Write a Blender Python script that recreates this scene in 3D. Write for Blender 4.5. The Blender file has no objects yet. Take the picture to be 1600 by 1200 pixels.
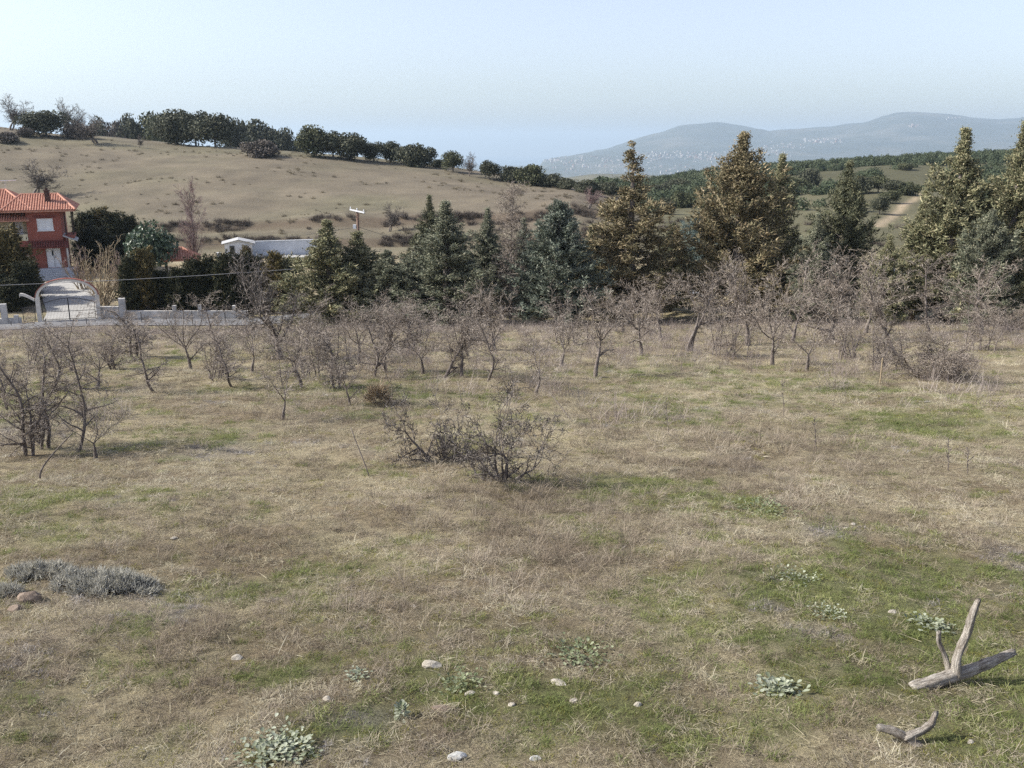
import bpy, math, random
import numpy as np
from mathutils import Vector, Matrix

# ------------------------------------------------------------------ camera, sky, sun, exposure
FPX, CX, CY = 1450.0, 800.0, 600.0            # focal length and centre, in photo pixels (1600 x 1200)
TH = math.radians(14.5)                        # the camera looks this far down
scene = bpy.context.scene
cam_d = bpy.data.cameras.new('camera'); cam = bpy.data.objects.new('camera', cam_d)
scene.collection.objects.link(cam)
cam_d.sensor_width = 36.0; cam_d.lens = 36.0*FPX/1600.0
cam_d.clip_start = 0.1; cam_d.clip_end = 90000.0
cam.location = (0, 0, 0); cam.rotation_euler = (math.pi/2-TH, 0, 0)
scene.camera = cam

SUN_AZ = math.radians(-93.0)                   # from straight ahead, towards the left
SUN_EL = math.radians(37.0)
w = bpy.data.worlds.new('World'); scene.world = w; w.use_nodes = True
wn = w.node_tree.nodes; wl = w.node_tree.links
bg = wn['Background']
sky = wn.new('ShaderNodeTexSky'); sky.sky_type = 'NISHITA'; sky.sun_disc = False
sky.sun_elevation = SUN_EL; sky.sun_rotation = SUN_AZ
sky.altitude = 400; sky.air_density = 1.0; sky.dust_density = 2.2; sky.ozone_density = 3.5
bg.inputs['Strength'].default_value = 0.13
hs = wn.new('ShaderNodeHueSaturation'); hs.inputs['Hue'].default_value = .515; hs.inputs['Saturation'].default_value = .62   # milky winter sky
wl.new(sky.outputs['Color'], hs.inputs['Color']); wl.new(hs.outputs['Color'], bg.inputs['Color'])
sd = bpy.data.lights.new('sun', 'SUN'); so = bpy.data.objects.new('sun', sd); scene.collection.objects.link(so)
sd.energy = 4.4; sd.angle = math.radians(0.6); sd.color = (1.0, 0.95, 0.87)
S = Vector((math.sin(SUN_AZ)*math.cos(SUN_EL), math.cos(SUN_AZ)*math.cos(SUN_EL), math.sin(SUN_EL)))
so.rotation_euler = S.to_track_quat('Z', 'Y').to_euler(); so.location = (-30, 10, 40)
scene.view_settings.view_transform = 'Standard'; scene.view_settings.look = 'None'
scene.view_settings.exposure = 0.82; scene.view_settings.gamma = 1.0
scene.view_settings.use_curve_mapping = False
scene.cycles.max_bounces = 4; scene.cycles.diffuse_bounces = 3; scene.cycles.transparent_max_bounces = 8
scene.cycles.volume_bounces = 0
scene.cycles.use_denoising = False

C = scene.collection
R = random.Random(11); NR = np.random.default_rng(11)

# ------------------------------------------------------------------ helpers
def T(v):                                       # drop per metre ahead for a photo row
    return math.tan(TH-math.atan((CY-v)/FPX))
def P(u, v, y):                                 # the point at depth y seen at a photo pixel
    dy = math.cos(TH)*FPX+math.sin(TH)*(CY-v)
    return Vector(((u-CX)*y/dy, y, -T(v)*y))
def tag(o, label=None, cat=None, group=None, kind=None):
    if label: o['label'] = label
    if cat: o['category'] = cat
    if group: o['group'] = group
    if kind: o['kind'] = kind
    return o
def empty(name, loc=(0,0,0), rz=0, s=1.0):
    o = bpy.data.objects.new(name, None); C.objects.link(o); o.empty_display_size = 0.2
    o.location = loc; o.rotation_euler = (0,0,rz); o.scale = (s,s,s) if not hasattr(s,'__len__') else s
    return o
def mesh_np(name, V, F, mats=(), smooth=False, midx=None):
    """V (n,3), F (m,k) or a list of such arrays"""
    if not isinstance(F, list): F = [F]
    F = [np.asarray(f, np.int32) for f in F if len(f)]
    me = bpy.data.meshes.new(name)
    V = np.ascontiguousarray(V, np.float32)
    loops = np.concatenate([f.ravel() for f in F]); tot = np.concatenate([np.full(len(f), f.shape[1], np.int32) for f in F])
    start = np.concatenate([[0], np.cumsum(tot)[:-1]]).astype(np.int32)
    me.vertices.add(len(V)); me.vertices.foreach_set('co', V.ravel())
    me.loops.add(len(loops)); me.loops.foreach_set('vertex_index', loops.astype(np.int32))
    me.polygons.add(len(tot)); me.polygons.foreach_set('loop_start', start)
    for m in mats: me.materials.append(m)
    if midx is not None: me.polygons.foreach_set('material_index', np.asarray(midx, np.int32))
    me.polygons.foreach_set('use_smooth', np.full(len(tot), smooth, bool))
    me.update(calc_edges=True); me.validate()
    return me
def obj(name, me, parent=None, loc=None):
    o = bpy.data.objects.new(name, me); C.objects.link(o)
    if parent is not None: o.parent = parent
    if loc is not None: o.location = loc
    return o
class MB:
    def __init__(s): s.V = []; s.F = []
    def add(s, vs, fs):
        b = len(s.V); s.V += [tuple(v) for v in vs]; s.F += [tuple(b+i for i in f) for f in fs]; return s
    def box(s, x0, x1, y0, y1, z0, z1):
        return s.add([(x0,y0,z0),(x1,y0,z0),(x1,y1,z0),(x0,y1,z0),(x0,y0,z1),(x1,y0,z1),(x1,y1,z1),(x0,y1,z1)],
                     [(0,3,2,1),(4,5,6,7),(0,1,5,4),(1,2,6,5),(2,3,7,6),(3,0,4,7)])
    def tube(s, pts, rad, n=8, cap=True, jit=0, rng=None):
        pts = [Vector(p) for p in pts]; b = len(s.V)
        if not hasattr(rad, '__len__'): rad = [rad]*len(pts)
        nx = None
        for i, p in enumerate(pts):
            d = (pts[min(i+1,len(pts)-1)]-pts[max(i-1,0)]).normalized()
            if nx is None: nx = d.orthogonal().normalized()
            else:
                nx = nx-d*nx.dot(d); nx = nx.normalized() if nx.length > 1e-6 else d.orthogonal().normalized()
            ny = d.cross(nx)
            for k in range(n):
                a = 2*math.pi*k/n; r = rad[i]*(1+(rng.uniform(-jit,jit) if jit else 0))
                s.V.append(tuple(p+nx*math.cos(a)*r+ny*math.sin(a)*r))
        for i in range(len(pts)-1):
            for k in range(n):
                k2 = (k+1)%n; s.F.append((b+i*n+k, b+i*n+k2, b+(i+1)*n+k2, b+(i+1)*n+k))
        if cap:
            s.F.append(tuple(b+k for k in range(n))[::-1]); e = b+(len(pts)-1)*n; s.F.append(tuple(e+k for k in range(n)))
        return s
    def mesh(s, name, mat, smooth=False):
        me = bpy.data.meshes.new(name); me.from_pydata(s.V, [], s.F); me.materials.append(mat)
        if smooth:
            me.polygons.foreach_set('use_smooth', [True]*len(me.polygons))
        me.update(); return me
    def build(s, name, mat, parent=None, smooth=False, loc=None):
        return obj(name, s.mesh(name, mat, smooth), parent, loc)

def _hash(ix, iy, seed):
    n = (ix.astype(np.int64)*374761393+iy.astype(np.int64)*668265263+seed*974634777) & 0x7fffffff
    n = ((n ^ (n >> 13))*1274126177) & 0x7fffffff
    return ((n ^ (n >> 16)) & 0xffff)/65535.0
def vnoise(x, y, seed=0):
    x = np.asarray(x, float); y = np.asarray(y, float)
    ix = np.floor(x); iy = np.floor(y); fx = x-ix; fy = y-iy
    fx = fx*fx*(3-2*fx); fy = fy*fy*(3-2*fy); ix = ix.astype(np.int64); iy = iy.astype(np.int64)
    a = _hash(ix,iy,seed); b = _hash(ix+1,iy,seed); c = _hash(ix,iy+1,seed); d = _hash(ix+1,iy+1,seed)
    return (a+(b-a)*fx)+((c+(d-c)*fx)-(a+(b-a)*fx))*fy
def fbm(x, y, seed=0, octv=4):
    s = 0; a = 0.5; tot = 0
    for k in range(octv):
        s = s+a*vnoise(x*2**k, y*2**k, seed+k); tot += a; a *= 0.5
    return s/tot                                # 0..1

# ------------------------------------------------------------------ the lie of the land
def plane(y): return -3.4-0.137*y
def band_z(y, z): return [(-3.0,y,z),(3.0,y,z)]
def band_px(rows):
    out = []
    for (u,v,y) in rows:
        p = P(u,v,y); out.append((p.x/p.y, y, p.z))
    return sorted(out)
BZ = [band_z(-60, plane(-60)*0-1.0), band_z(-20, -1.6), band_z(0, plane(0)), band_z(25, plane(25)), band_z(50, plane(50)-0.05),
 band_px([(-300,508,73),(63,503,72),(150,497.5,73.5),(380,498,75.5),(500,494,76),(800,490,76),(1200,484,76),(1600,478,76)]),
 band_px([(-300,437,95),(90,436,95),(300,430,97),(500,428,97),(800,425,97),(1200,418,97),(1600,412,97)]),
 band_px([(-300,393,120),(500,395,120),(800,395,120),(1200,385,120),(1600,375,120)]),
 band_px([(-300,352,142),(200,349,142),(600,341,142),(900,326,142),(1000,345,142),(1400,354,142),(1600,345,142)]),
 band_px([(-300,190,245),(0,199,240),(100,212,238),(300,226,232),(450,236,225),(600,252,220),(700,265,215),(800,280,208),(900,293,200),(960,304,200),(1000,326,200),(1200,316,200),(1400,300,215),(1600,300,220)]),
 band_px([(-300,240,330),(450,264,330),(800,300,330),(940,306,350),(1000,292,380),(1100,277,380),(1200,266,385),(1300,259,390),(1400,252,400),(1500,246,410),(1600,240,420),(2000,230,420)]),
 band_px([(-300,262,700),(450,285,700),(900,306,700),(1000,300,700),(1200,290,700),(1600,268,700)]),
 band_px([(-300,300,2500),(800,300,2500),(880,284,2500),(930,278,2500),(1000,281,2500),(1100,290,2500),(1600,285,2500)]),
 band_px([(-300,320,4500),(790,316,4500),(850,291,4500),(1000,288,4500),(1600,282,4500)]),
 band_px([(-300,322,6500),(800,318,6500),(850,276,6500),(1000,275,6500),(1600,264,6500)]),
 band_px([(-300,320,8500),(810,300,8500),(850,256,8500),(880,250,8500),(950,243,8500),(1000,239,8500),(1100,237,8500),(1300,226,8500),(1450,216,8500),(1600,215,8500)]),
 band_px([(-300,300,10500),(830,290,10500),(850,253,10500),(880,247,10500),(920,241,10500),(960,232,10500),(1000,218,10500),(1030,207,10500),(1060,196,10500),(1110,193,10500),(1150,199,10500),(1200,207,10500),(1250,204,10500),(1300,200,10500),(1350,193,10500),(1400,180,10500),(1430,178,10500),(1470,180,10500),(1500,183,10500),(1560,189,10500),(1600,187,10500),(1700,195,10500),(2200,210,10500)]),
 band_z(13500, -300), band_z(16000, -384)]
SEA = -380.0
def H0(x, y):
    """smooth terrain height"""
    x = np.atleast_1d(np.asarray(x, float)); y = np.atleast_1d(np.asarray(y, float))
    t = x/np.maximum(y, 14.0)
    K = len(BZ); Y = np.empty((K,len(x))); Z = np.empty((K,len(x)))
    for k, b in enumerate(BZ):
        bt = [q[0] for q in b]; Y[k] = np.interp(t, bt, [q[1] for q in b]); Z[k] = np.interp(t, bt, [q[2] for q in b])
    h = np.diff(Y, axis=0); dl = np.diff(Z, axis=0)/h
    m = np.zeros_like(Z); m[0] = dl[0]; m[-1] = dl[-1]
    w1 = 2*h[1:]+h[:-1]; w2 = h[1:]+2*h[:-1]
    with np.errstate(divide='ignore', invalid='ignore'):
        hm = (w1+w2)/(w1/dl[:-1]+w2/dl[1:])
    m[1:-1] = np.where(dl[:-1]*dl[1:] > 0, hm, 0)
    yc = np.clip(y, Y[0]+1e-6, Y[-1]-1e-6)
    k = np.clip((yc[None,:] >= Y).sum(0)-1, 0, K-2); ar = np.arange(len(x))
    hk = h[k,ar]; s = (yc-Y[k,ar])/hk
    z = (Z[k,ar]*(1+2*s)*(1-s)**2+hk*m[k,ar]*s*(1-s)**2+Z[k+1,ar]*s*s*(3-2*s)+hk*m[k+1,ar]*s*s*(s-1))
    return z
def H(x, y):
    x = np.atleast_1d(np.asarray(x, float)); y = np.atleast_1d(np.asarray(y, float))
    z = H0(x, y)
    k = np.nonzero(y < 70)[0]
    if len(k):
        xx, yy = x[k], y[k]; near = np.clip(1-(yy-60)/10, 0, 1)
        z[k] += near*((fbm(xx/3.1, yy/3.1, 3, 3)-.5)*0.34+(fbm(xx/.6, yy/.6, 9, 3)-.5)*0.09)
    k = np.nonzero((y > 100)&(y < 900))[0]
    if len(k):
        xx, yy = x[k], y[k]; mid = np.clip((yy-100)/30, 0, 1)*np.clip(1-(yy-600)/300, 0, 1); zk = z[k]
        zk += mid*((fbm(xx/26, yy/26, 21, 4)-.5)*2.0)
        for (yb, hh) in ((127.0, 1.0), (139.0, 0.9)):          # two terrace banks below the big field
            yc = yb+(fbm(xx/20, yy*0, 31, 2)-.5)*6
            zk += mid*hh*np.clip((yy-yc)/1.6, -0.5, 0.5)*np.exp(-((yy-yc)/7.0)**2)*np.clip((0.13-xx/yy)/0.06, 0, 1)
        z[k] = zk
    k = np.nonzero(y > 1200)[0]
    if len(k):
        xx, yy = x[k], y[k]; zk = z[k]
        zk += np.clip((yy-1200)/2500, 0, 1)*(np.abs(fbm(xx/1700, yy/1700, 41, 5)-.5)*-260+30)*np.clip((zk-SEA-20)/120, 0, 1)
        z[k] = np.where(yy > 2000, np.maximum(zk, SEA-6), zk)
    return z
def Hs(x, y): return float(H(x, y)[0])
_ys = np.geomspace(2.5, 13000, 420)
def hit(u, v, ymin=2.5, ymax=13000):
    """where a photo pixel meets the ground"""
    dy = math.cos(TH)*FPX+math.sin(TH)*(CY-v); kx = (u-CX)/dy; kz = -T(v)
    ys = _ys[(_ys >= ymin)&(_ys <= ymax)]
    for n_ in (0, 24, 24):
        if n_: ys = np.linspace(a_, b_, n_)
        g = kz*ys-H(kx*ys, ys); i = int(np.argmax(g < 0))
        if g[i] >= 0: i = len(ys)-1
        a_, b_ = ys[max(i-1,0)], ys[i]
    y = (a_+b_)/2
    return Vector((kx*y, y, Hs(kx*y, y)))
def top_height(base, v_top):                    # height of a thing whose foot is at base and whose top shows at row v_top
    return -T(v_top)*base.y-base.z
def mpp(y): return y/FPX*1.0/math.cos(TH)*0.985  # metres per photo pixel at a depth

# ------------------------------------------------------------------ materials
def ramp(nt, fac, stops):
    r = nt.nodes.new('ShaderNodeValToRGB'); e = r.color_ramp.elements
    while len(e) < len(stops): e.new(0.5)
    for i, (p, c) in enumerate(stops): e[i].position = p; e[i].color = (*c, 1)
    nt.links.new(fac, r.inputs['Fac']); return r.outputs['Color']
def mat_base(name):
    m = bpy.data.materials.new(name); m.use_nodes = True
    return m, m.node_tree, m.node_tree.nodes['Principled BSDF']
def noise(nt, scale, detail=4, rough=.6, vec=None):
    n = nt.nodes.new('ShaderNodeTexNoise'); n.inputs['Scale'].default_value = scale
    n.inputs['Detail'].default_value = detail; n.inputs['Roughness'].default_value = rough
    if vec is not None: nt.links.new(vec, n.inputs['Vector'])
    return n.outputs['Fac']
def mixc(nt, a, b, fac, mode='MIX'):
    m = nt.nodes.new('ShaderNodeMix'); m.data_type = 'RGBA'; m.blend_type = mode
    for s, k in ((a,6),(b,7)):
        if isinstance(s, tuple): m.inputs[k].default_value = (*s,1)
        else: nt.links.new(s, m.inputs[k])
    if isinstance(fac, (int,float)): m.inputs[0].default_value = fac
    else: nt.links.new(fac, m.inputs[0])
    return m.outputs[2]
def bump(nt, bsdf, h, strength=.4, dist=.05):
    b = nt.nodes.new('ShaderNodeBump'); b.inputs['Strength'].default_value = strength; b.inputs['Distance'].default_value = dist
    nt.links.new(h, b.inputs['Height']); nt.links.new(b.outputs['Normal'], bsdf.inputs['Normal'])
def objvec(nt):
    return nt.nodes.new('ShaderNodeTexCoord').outputs['Object']
def mat_noise(name, c1, c2, scale=3, rough=.85, bs=.3, bd=.02, c3=None, detail=5, spec=.3):
    m, nt, b = mat_base(name); v = objvec(nt)
    f = noise(nt, scale, detail, .65, v)
    st = [(0.32,c1),(0.68,c2)] if c3 is None else [(0.28,c1),(0.5,c2),(0.72,c3)]
    nt.links.new(ramp(nt, f, st), b.inputs['Base Color'])
    b.inputs['Roughness'].default_value = rough; b.inputs['Specular IOR Level'].default_value = spec
    if bs: bump(nt, b, noise(nt, scale*4, 4, .7, v), bs, bd)
    return m
def mat_leaf(name, stops, transl=.25, inst=False, rough=.7, vary=.0, spec=.2):
    """colour differs blade by blade (random per island), and plant by plant"""
    m, nt, b = mat_base(name); g = nt.nodes.new('ShaderNodeNewGeometry')
    fac = g.outputs['Random Per Island']
    if inst:
        a = nt.nodes.new('ShaderNodeAttribute'); a.attribute_type = 'INSTANCER'; a.attribute_name = 'tint'
        mm = nt.nodes.new('ShaderNodeMath'); mm.operation = 'MULTIPLY_ADD'; mm.inputs[1].default_value = .45
        nt.links.new(fac, mm.inputs[0])
        m2 = nt.nodes.new('ShaderNodeMath'); m2.operation = 'MULTIPLY'; m2.inputs[1].default_value = .55
        nt.links.new(a.outputs['Fac'], m2.inputs[0]); nt.links.new(m2.outputs[0], mm.inputs[2]); fac = mm.outputs[0]
    col = ramp(nt, fac, stops)
    if vary:
        v = objvec(nt); n = noise(nt, vary, 3, .6, v)
        lo = nt.nodes.new('ShaderNodeMapRange'); lo.inputs[1].default_value=.3; lo.inputs[2].default_value=.7; lo.inputs[3].default_value=.62; lo.inputs[4].default_value=1.3
        nt.links.new(n, lo.inputs[0])
        sc = nt.nodes.new('ShaderNodeVectorMath'); sc.operation = 'SCALE'; nt.links.new(col, sc.inputs[0]); nt.links.new(lo.outputs[0], sc.inputs['Scale']); col = sc.outputs[0]
    nt.links.new(col, b.inputs['Base Color']); b.inputs['Roughness'].default_value = rough; b.inputs['Specular IOR Level'].default_value = spec
    if transl:
        tr = nt.nodes.new('ShaderNodeBsdfTranslucent'); nt.links.new(col, tr.inputs['Color'])
        mx = nt.nodes.new('ShaderNodeMixShader'); mx.inputs[0].default_value = transl
        nt.links.new(b.outputs[0], mx.inputs[1]); nt.links.new(tr.outputs[0], mx.inputs[2])
        nt.links.new(mx.outputs[0], nt.nodes['Material Output'].inputs['Surface'])
    return m
M = {}
# ground: the colour of soil, straw, moss and fields comes with the mesh, the grain from noise
m, nt, b = mat_base('ground_soil_and_turf')
at = nt.nodes.new('ShaderNodeAttribute'); at.attribute_name = 'soil'
v = objvec(nt)
n1 = noise(nt, 7.0, 8, .75, v); n2 = noise(nt, 60.0, 8, .85, v); n3 = noise(nt, .22, 5, .6, v)
c = mixc(nt, at.outputs['Color'], ramp(nt, n1, [(.3,(.42,.38,.36)),(.5,(1,1,1)),(.72,(1.38,1.34,1.25))]), 1.0, 'MULTIPLY')
c = mixc(nt, c, ramp(nt, n2, [(.36,(.32,.3,.28)),(.5,(1,1,1)),(.64,(1.8,1.75,1.6))]), .9, 'MULTIPLY')
c = mixc(nt, c, ramp(nt, n3, [(.3,(.82,.82,.84)),(.7,(1.14,1.12,1.08))]), .8, 'MULTIPLY')
nt.links.new(c, b.inputs['Base Color']); b.inputs['Roughness'].default_value = .95; b.inputs['Specular IOR Level'].default_value = .1
ad = nt.nodes.new('ShaderNodeMath'); ad.operation = 'ADD'; nt.links.new(n1, ad.inputs[0]); nt.links.new(n2, ad.inputs[1])
bump(nt, b, ad.outputs[0], .9, .05)
M['ground'] = m
m, nt, b = mat_base('mountain_slope'); v = objvec(nt)
f = noise(nt, .0016, 8, .65, v)
nt.links.new(ramp(nt, f, [(.3,(.022,.035,.028)),(.5,(.045,.056,.042)),(.7,(.11,.105,.08))]), b.inputs['Base Color']); b.inputs['Roughness'].default_value = 1
M['mountain'] = m
m, nt, b = mat_base('sea_water'); b.inputs['Base Color'].default_value = (.03,.07,.10,1); b.inputs['Roughness'].default_value = .35
bump(nt, b, noise(nt, .02, 4, .6, objvec(nt)), .3, 2.0); M['sea'] = m
M['asphalt'] = mat_noise('worn_asphalt', (.13,.13,.135), (.2,.2,.2), 2.0, .9, .3, .01)
M['concrete'] = mat_noise('pale_concrete', (.30,.29,.27), (.43,.42,.39), 1.2, .9, .2, .01)
M['dirt'] = mat_noise('pale_dirt', (.28,.215,.15), (.40,.325,.235), .8, .95, .5, .05)
M['dirt_dull'] = mat_noise('dull_dirt', (.2,.16,.11), (.31,.25,.18), .8, .95, .5, .05)
M['bark'] = mat_noise('dark_bark', (.055,.043,.037), (.155,.13,.115), 14, .9, .7, .02, (.25,.225,.2))
M['twig'] = mat_leaf('grey_twig', [(0,(0.090,0.071,0.056)),(.4,(0.179,0.148,0.120)),(.75,(0.296,0.250,0.208)),(1,(0.466,0.412,0.356))], 0, rough=.7)
M['twig_dark'] = mat_leaf('dark_twig', [(0,(.05,.042,.036)),(.5,(.10,.085,.075)),(.8,(.17,.15,.13)),(1,(.36,.32,.28))], 0)
M['twig_pink'] = mat_leaf('reddish_twig', [(0,(.12,.075,.07)),(.5,(.23,.155,.145)),(1,(.36,.28,.26))], 0)
M['twig_gold'] = mat_leaf('straw_twig', [(0,(.15,.11,.07)),(.5,(.27,.21,.135)),(1,(.42,.35,.24))], 0)
M['con_olive'] = mat_leaf('olive_cypress', [(0,(0.093,0.101,0.057)),(.35,(0.197,0.203,0.116)),(.75,(0.320,0.306,0.178)),(1,(0.454,0.398,0.249))], .25, vary=.7)
M['con_gold'] = mat_leaf('brownish_cypress', [(0,(0.100,0.090,0.050)),(.35,(0.209,0.186,0.106)),(.75,(0.324,0.271,0.163)),(1,(0.440,0.349,0.224))], .25, vary=.7)
M['con_grey'] = mat_leaf('grey_green_cypress', [(0,(0.084,0.095,0.066)),(.4,(0.178,0.196,0.134)),(.8,(0.293,0.298,0.210)),(1,(0.418,0.396,0.290))], .25, vary=.7)
M['con_blue'] = mat_leaf('blue_green_cypress', [(0,(0.069,0.086,0.068)),(.4,(0.145,0.173,0.133)),(.8,(0.248,0.274,0.212)),(1,(0.369,0.373,0.298))], .25, vary=.7)
M['con_dark'] = mat_leaf('dark_green_cypress', [(0,(0.068,0.080,0.050)),(.5,(0.149,0.158,0.095)),(1,(0.281,0.269,0.163))], .25, vary=.7)
M['con_silver'] = mat_leaf('silver_cypress', [(0,(.09,.13,.12)),(.5,(.16,.21,.19)),(1,(.26,.31,.28))], .12, vary=.5)
M['thuja'] = mat_leaf('dark_thuja', [(0,(.014,.02,.010)),(.5,(.033,.04,.017)),(1,(.085,.075,.032))], .1, vary=.8)
M['thuja_gold'] = mat_leaf('bronze_thuja', [(0,(.05,.045,.016)),(.5,(.12,.098,.035)),(1,(.2,.15,.06))], .1, vary=.8)
M['oak'] = mat_leaf('evergreen_oak', [(0,(0.035,0.042,0.026)),(.5,(0.073,0.079,0.052)),(1,(0.134,0.134,0.086))], .12, vary=.4)
M['oak_light'] = mat_leaf('olive_scrub_oak', [(0,(0.042,0.050,0.026)),(.5,(0.081,0.090,0.046)),(1,(0.147,0.147,0.082))], .12, vary=.4)
M['scrub_grey'] = mat_leaf('grey_brown_scrub', [(0,(.07,.06,.052)),(.5,(.125,.108,.092)),(1,(.2,.175,.15))], .1, vary=.4)
M['magnolia'] = mat_leaf('glossy_leaf', [(0,(.02,.04,.02)),(.5,(.05,.085,.045)),(1,(.13,.16,.10))], .1, rough=.42, spec=.45)
M['straw'] = mat_leaf('dry_straw', [(0,(0.171,0.141,0.092)),(.3,(0.295,0.258,0.173)),(.65,(0.437,0.392,0.275)),(1,(0.646,0.602,0.469))], .3, inst=True)
M['brown_grass'] = mat_leaf('brown_dead_grass', [(0,(0.152,0.119,0.087)),(.4,(0.271,0.225,0.167)),(.8,(0.390,0.334,0.257)),(1,(0.532,0.468,0.380))], .3, inst=True)
M['green_grass'] = mat_leaf('green_grass', [(0,(0.094,0.118,0.035)),(.4,(0.165,0.198,0.065)),(.75,(0.266,0.283,0.112)),(1,(0.448,0.413,0.224))], .35, inst=True)
M['moss'] = mat_leaf('yellow_green_moss', [(0,(0.115,0.115,0.029)),(.5,(0.196,0.190,0.046)),(1,(0.310,0.270,0.098))], .3, inst=True)
M['thyme'] = mat_leaf('grey_thyme', [(0,(.14,.122,.11)),(.4,(.27,.245,.225)),(.8,(.40,.375,.35)),(1,(.55,.52,.48))], .2, inst=True)
M['weed'] = mat_leaf('dry_weed', [(0,(.13,.10,.09)),(.4,(.25,.205,.185)),(.8,(.37,.325,.29)),(1,(.48,.43,.38))], .2, inst=True)
M['brush'] = mat_leaf('dark_bank_brush', [(0,(.045,.036,.03)),(.5,(.10,.082,.068)),(1,(.18,.15,.12))], .1, inst=True)
M['fieldtuft'] = mat_leaf('field_tussock', [(0,(.08,.065,.045)),(.5,(.155,.13,.085)),(1,(.25,.21,.14))], .1, inst=True)
M['wood_oak'] = mat_leaf('wooded_ridge', [(0,(.034,.048,.028)),(.5,(.066,.085,.046)),(1,(.12,.135,.078))], .12, inst=True)
M['mullein'] = mat_leaf('felted_grey_leaf', [(0,(.16,.185,.115)),(.5,(.27,.295,.205)),(1,(.42,.44,.34))], .2)
M['greenleaf'] = mat_leaf('soft_green_leaf', [(0,(.11,.14,.07)),(.5,(.19,.22,.12)),(1,(.31,.33,.21))], .25)
M['tussock'] = mat_leaf('tan_tussock', [(0,(.34,.27,.185)),(.5,(.50,.41,.29)),(1,(.66,.57,.43))], .4)
M['lavender'] = mat_leaf('grey_shrub_twig', [(0,(.36,.35,.30)),(.5,(.52,.505,.44)),(1,(.68,.66,.59))], .4)
M['stone'] = mat_noise('pale_stone', (.22,.195,.155), (.38,.345,.285), 18, .9, .8, .015, (.54,.51,.45))
M['stone_grey'] = mat_noise('grey_lichen_stone', (.24,.235,.22), (.4,.4,.375), 22, .9, .6, .01, (.58,.57,.54))
M['stone_brown'] = mat_noise('brown_stone', (.16,.12,.09), (.28,.22,.17), 18, .9, .7, .01)
# weathered wood: long grain and cracks
m, nt, b = mat_base('weathered_dead_wood')
at = nt.nodes.new('ShaderNodeAttribute'); at.attribute_name = 'grain'
mp = nt.nodes.new('ShaderNodeMapping'); nt.links.new(at.outputs['Vector'], mp.inputs['Vector']); mp.inputs['Scale'].default_value = (9,70,70)
f = noise(nt, 1.0, 6, .7, mp.outputs[0]); f2 = noise(nt, 9, 5, .65, objvec(nt)); f3 = noise(nt, 90, 4, .7, objvec(nt))
cc = ramp(nt, f, [(.30,(.05,.042,.035)),(.42,(.22,.195,.165)),(.55,(.38,.35,.31)),(.75,(.52,.49,.44))])
cc = mixc(nt, cc, ramp(nt, f2, [(.34,(.6,.55,.5)),(.52,(1.05,1.04,1.02)),(.7,(1.25,1.25,1.24))]), .85, 'MULTIPLY')
cc = mixc(nt, cc, ramp(nt, f3, [(.35,(.6,.6,.58)),(.6,(1.1,1.1,1.1))]), .6, 'MULTIPLY')
nt.links.new(cc, b.inputs['Base Color']); b.inputs['Roughness'].default_value = .95; b.inputs['Specular IOR Level'].default_value = .15; bump(nt, b, f, 1.0, .02); M['deadwood'] = m
M['red_wall'] = mat_noise('red_render', (.245,.08,.058), (.30,.102,.075), 1.5, .9, .15, .01)
M['cream_wall'] = mat_noise('cream_render', (.60,.55,.38), (.68,.62,.44), 1.5, .9, .1, .01)
M['white_wall'] = mat_noise('old_whitewash', (.34,.33,.31), (.58,.56,.53), 1.3, .9, .3, .01)
M['cream_paint'] = mat_noise('aged_cream_paint', (.5,.47,.42), (.68,.65,.59), 2.5, .85, .2, .01)
M['white_paint'] = mat_noise('white_paint', (.72,.72,.71), (.82,.82,.81), 1.2, .7, .1, .005)
M['grey_wall'] = mat_noise('weathered_white_wall', (.50,.52,.54), (.66,.68,.70), .7, .9, .3, .01)
M['tile'] = mat_noise('terracotta_tile', (.32,.135,.09), (.46,.22,.15), 4.5, .8, .2, .01, (.60,.36,.27))
M['tile_dark'] = mat_noise('dark_red_tile', (.12,.035,.03), (.2,.06,.045), 4, .85, .2, .01)
M['tile_grey'] = mat_noise('grey_slate', (.3,.3,.3), (.46,.46,.45), 3, .8, .2, .01)
M['shutter'] = mat_noise('white_shutter', (.70,.71,.72), (.78,.79,.80), 2, .5, 0, 0)
M['dark_wood'] = mat_noise('dark_timber', (.03,.024,.02), (.06,.045,.035), 5, .8, .2, .01)
M['iron'] = mat_noise('black_iron', (.02,.02,.022), (.045,.045,.05), 8, .5, 0, 0)
M['steel'] = mat_noise('galvanised_steel', (.36,.36,.36), (.5,.5,.5), 8, .5, 0, 0)
M['pole_wood'] = mat_noise('treated_pole', (.16,.10,.075), (.27,.18,.14), 6, .85, .3, .01)
M['brick_dark'] = mat_noise('sooty_brick', (.055,.03,.025), (.11,.06,.045), 9, .9, .3, .01)
M['step'] = mat_noise('grey_stone_step', (.36,.38,.40), (.46,.48,.50), 2, .8, .1, .01)
m, nt, b = mat_base('window_glass'); b.inputs['Base Color'].default_value = (.02,.025,.03,1); b.inputs['Roughness'].default_value = .08; M['glass'] = m
M['town'] = mat_leaf('town_walls', [(0,(0.347,0.329,0.307)),(.45,(0.428,0.416,0.393)),(.7,(0.289,0.237,0.202)),(.85,(0.231,0.144,0.110)),(1,(0.393,0.388,0.381))], 0)
M['wire'] = mat_noise('cable', (.30,.30,.30), (.4,.4,.4), 2, .5, 0, 0)
M['wire_dark'] = mat_noise('black_cable', (.03,.03,.03), (.05,.05,.05), 2, .5, 0, 0)

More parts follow.
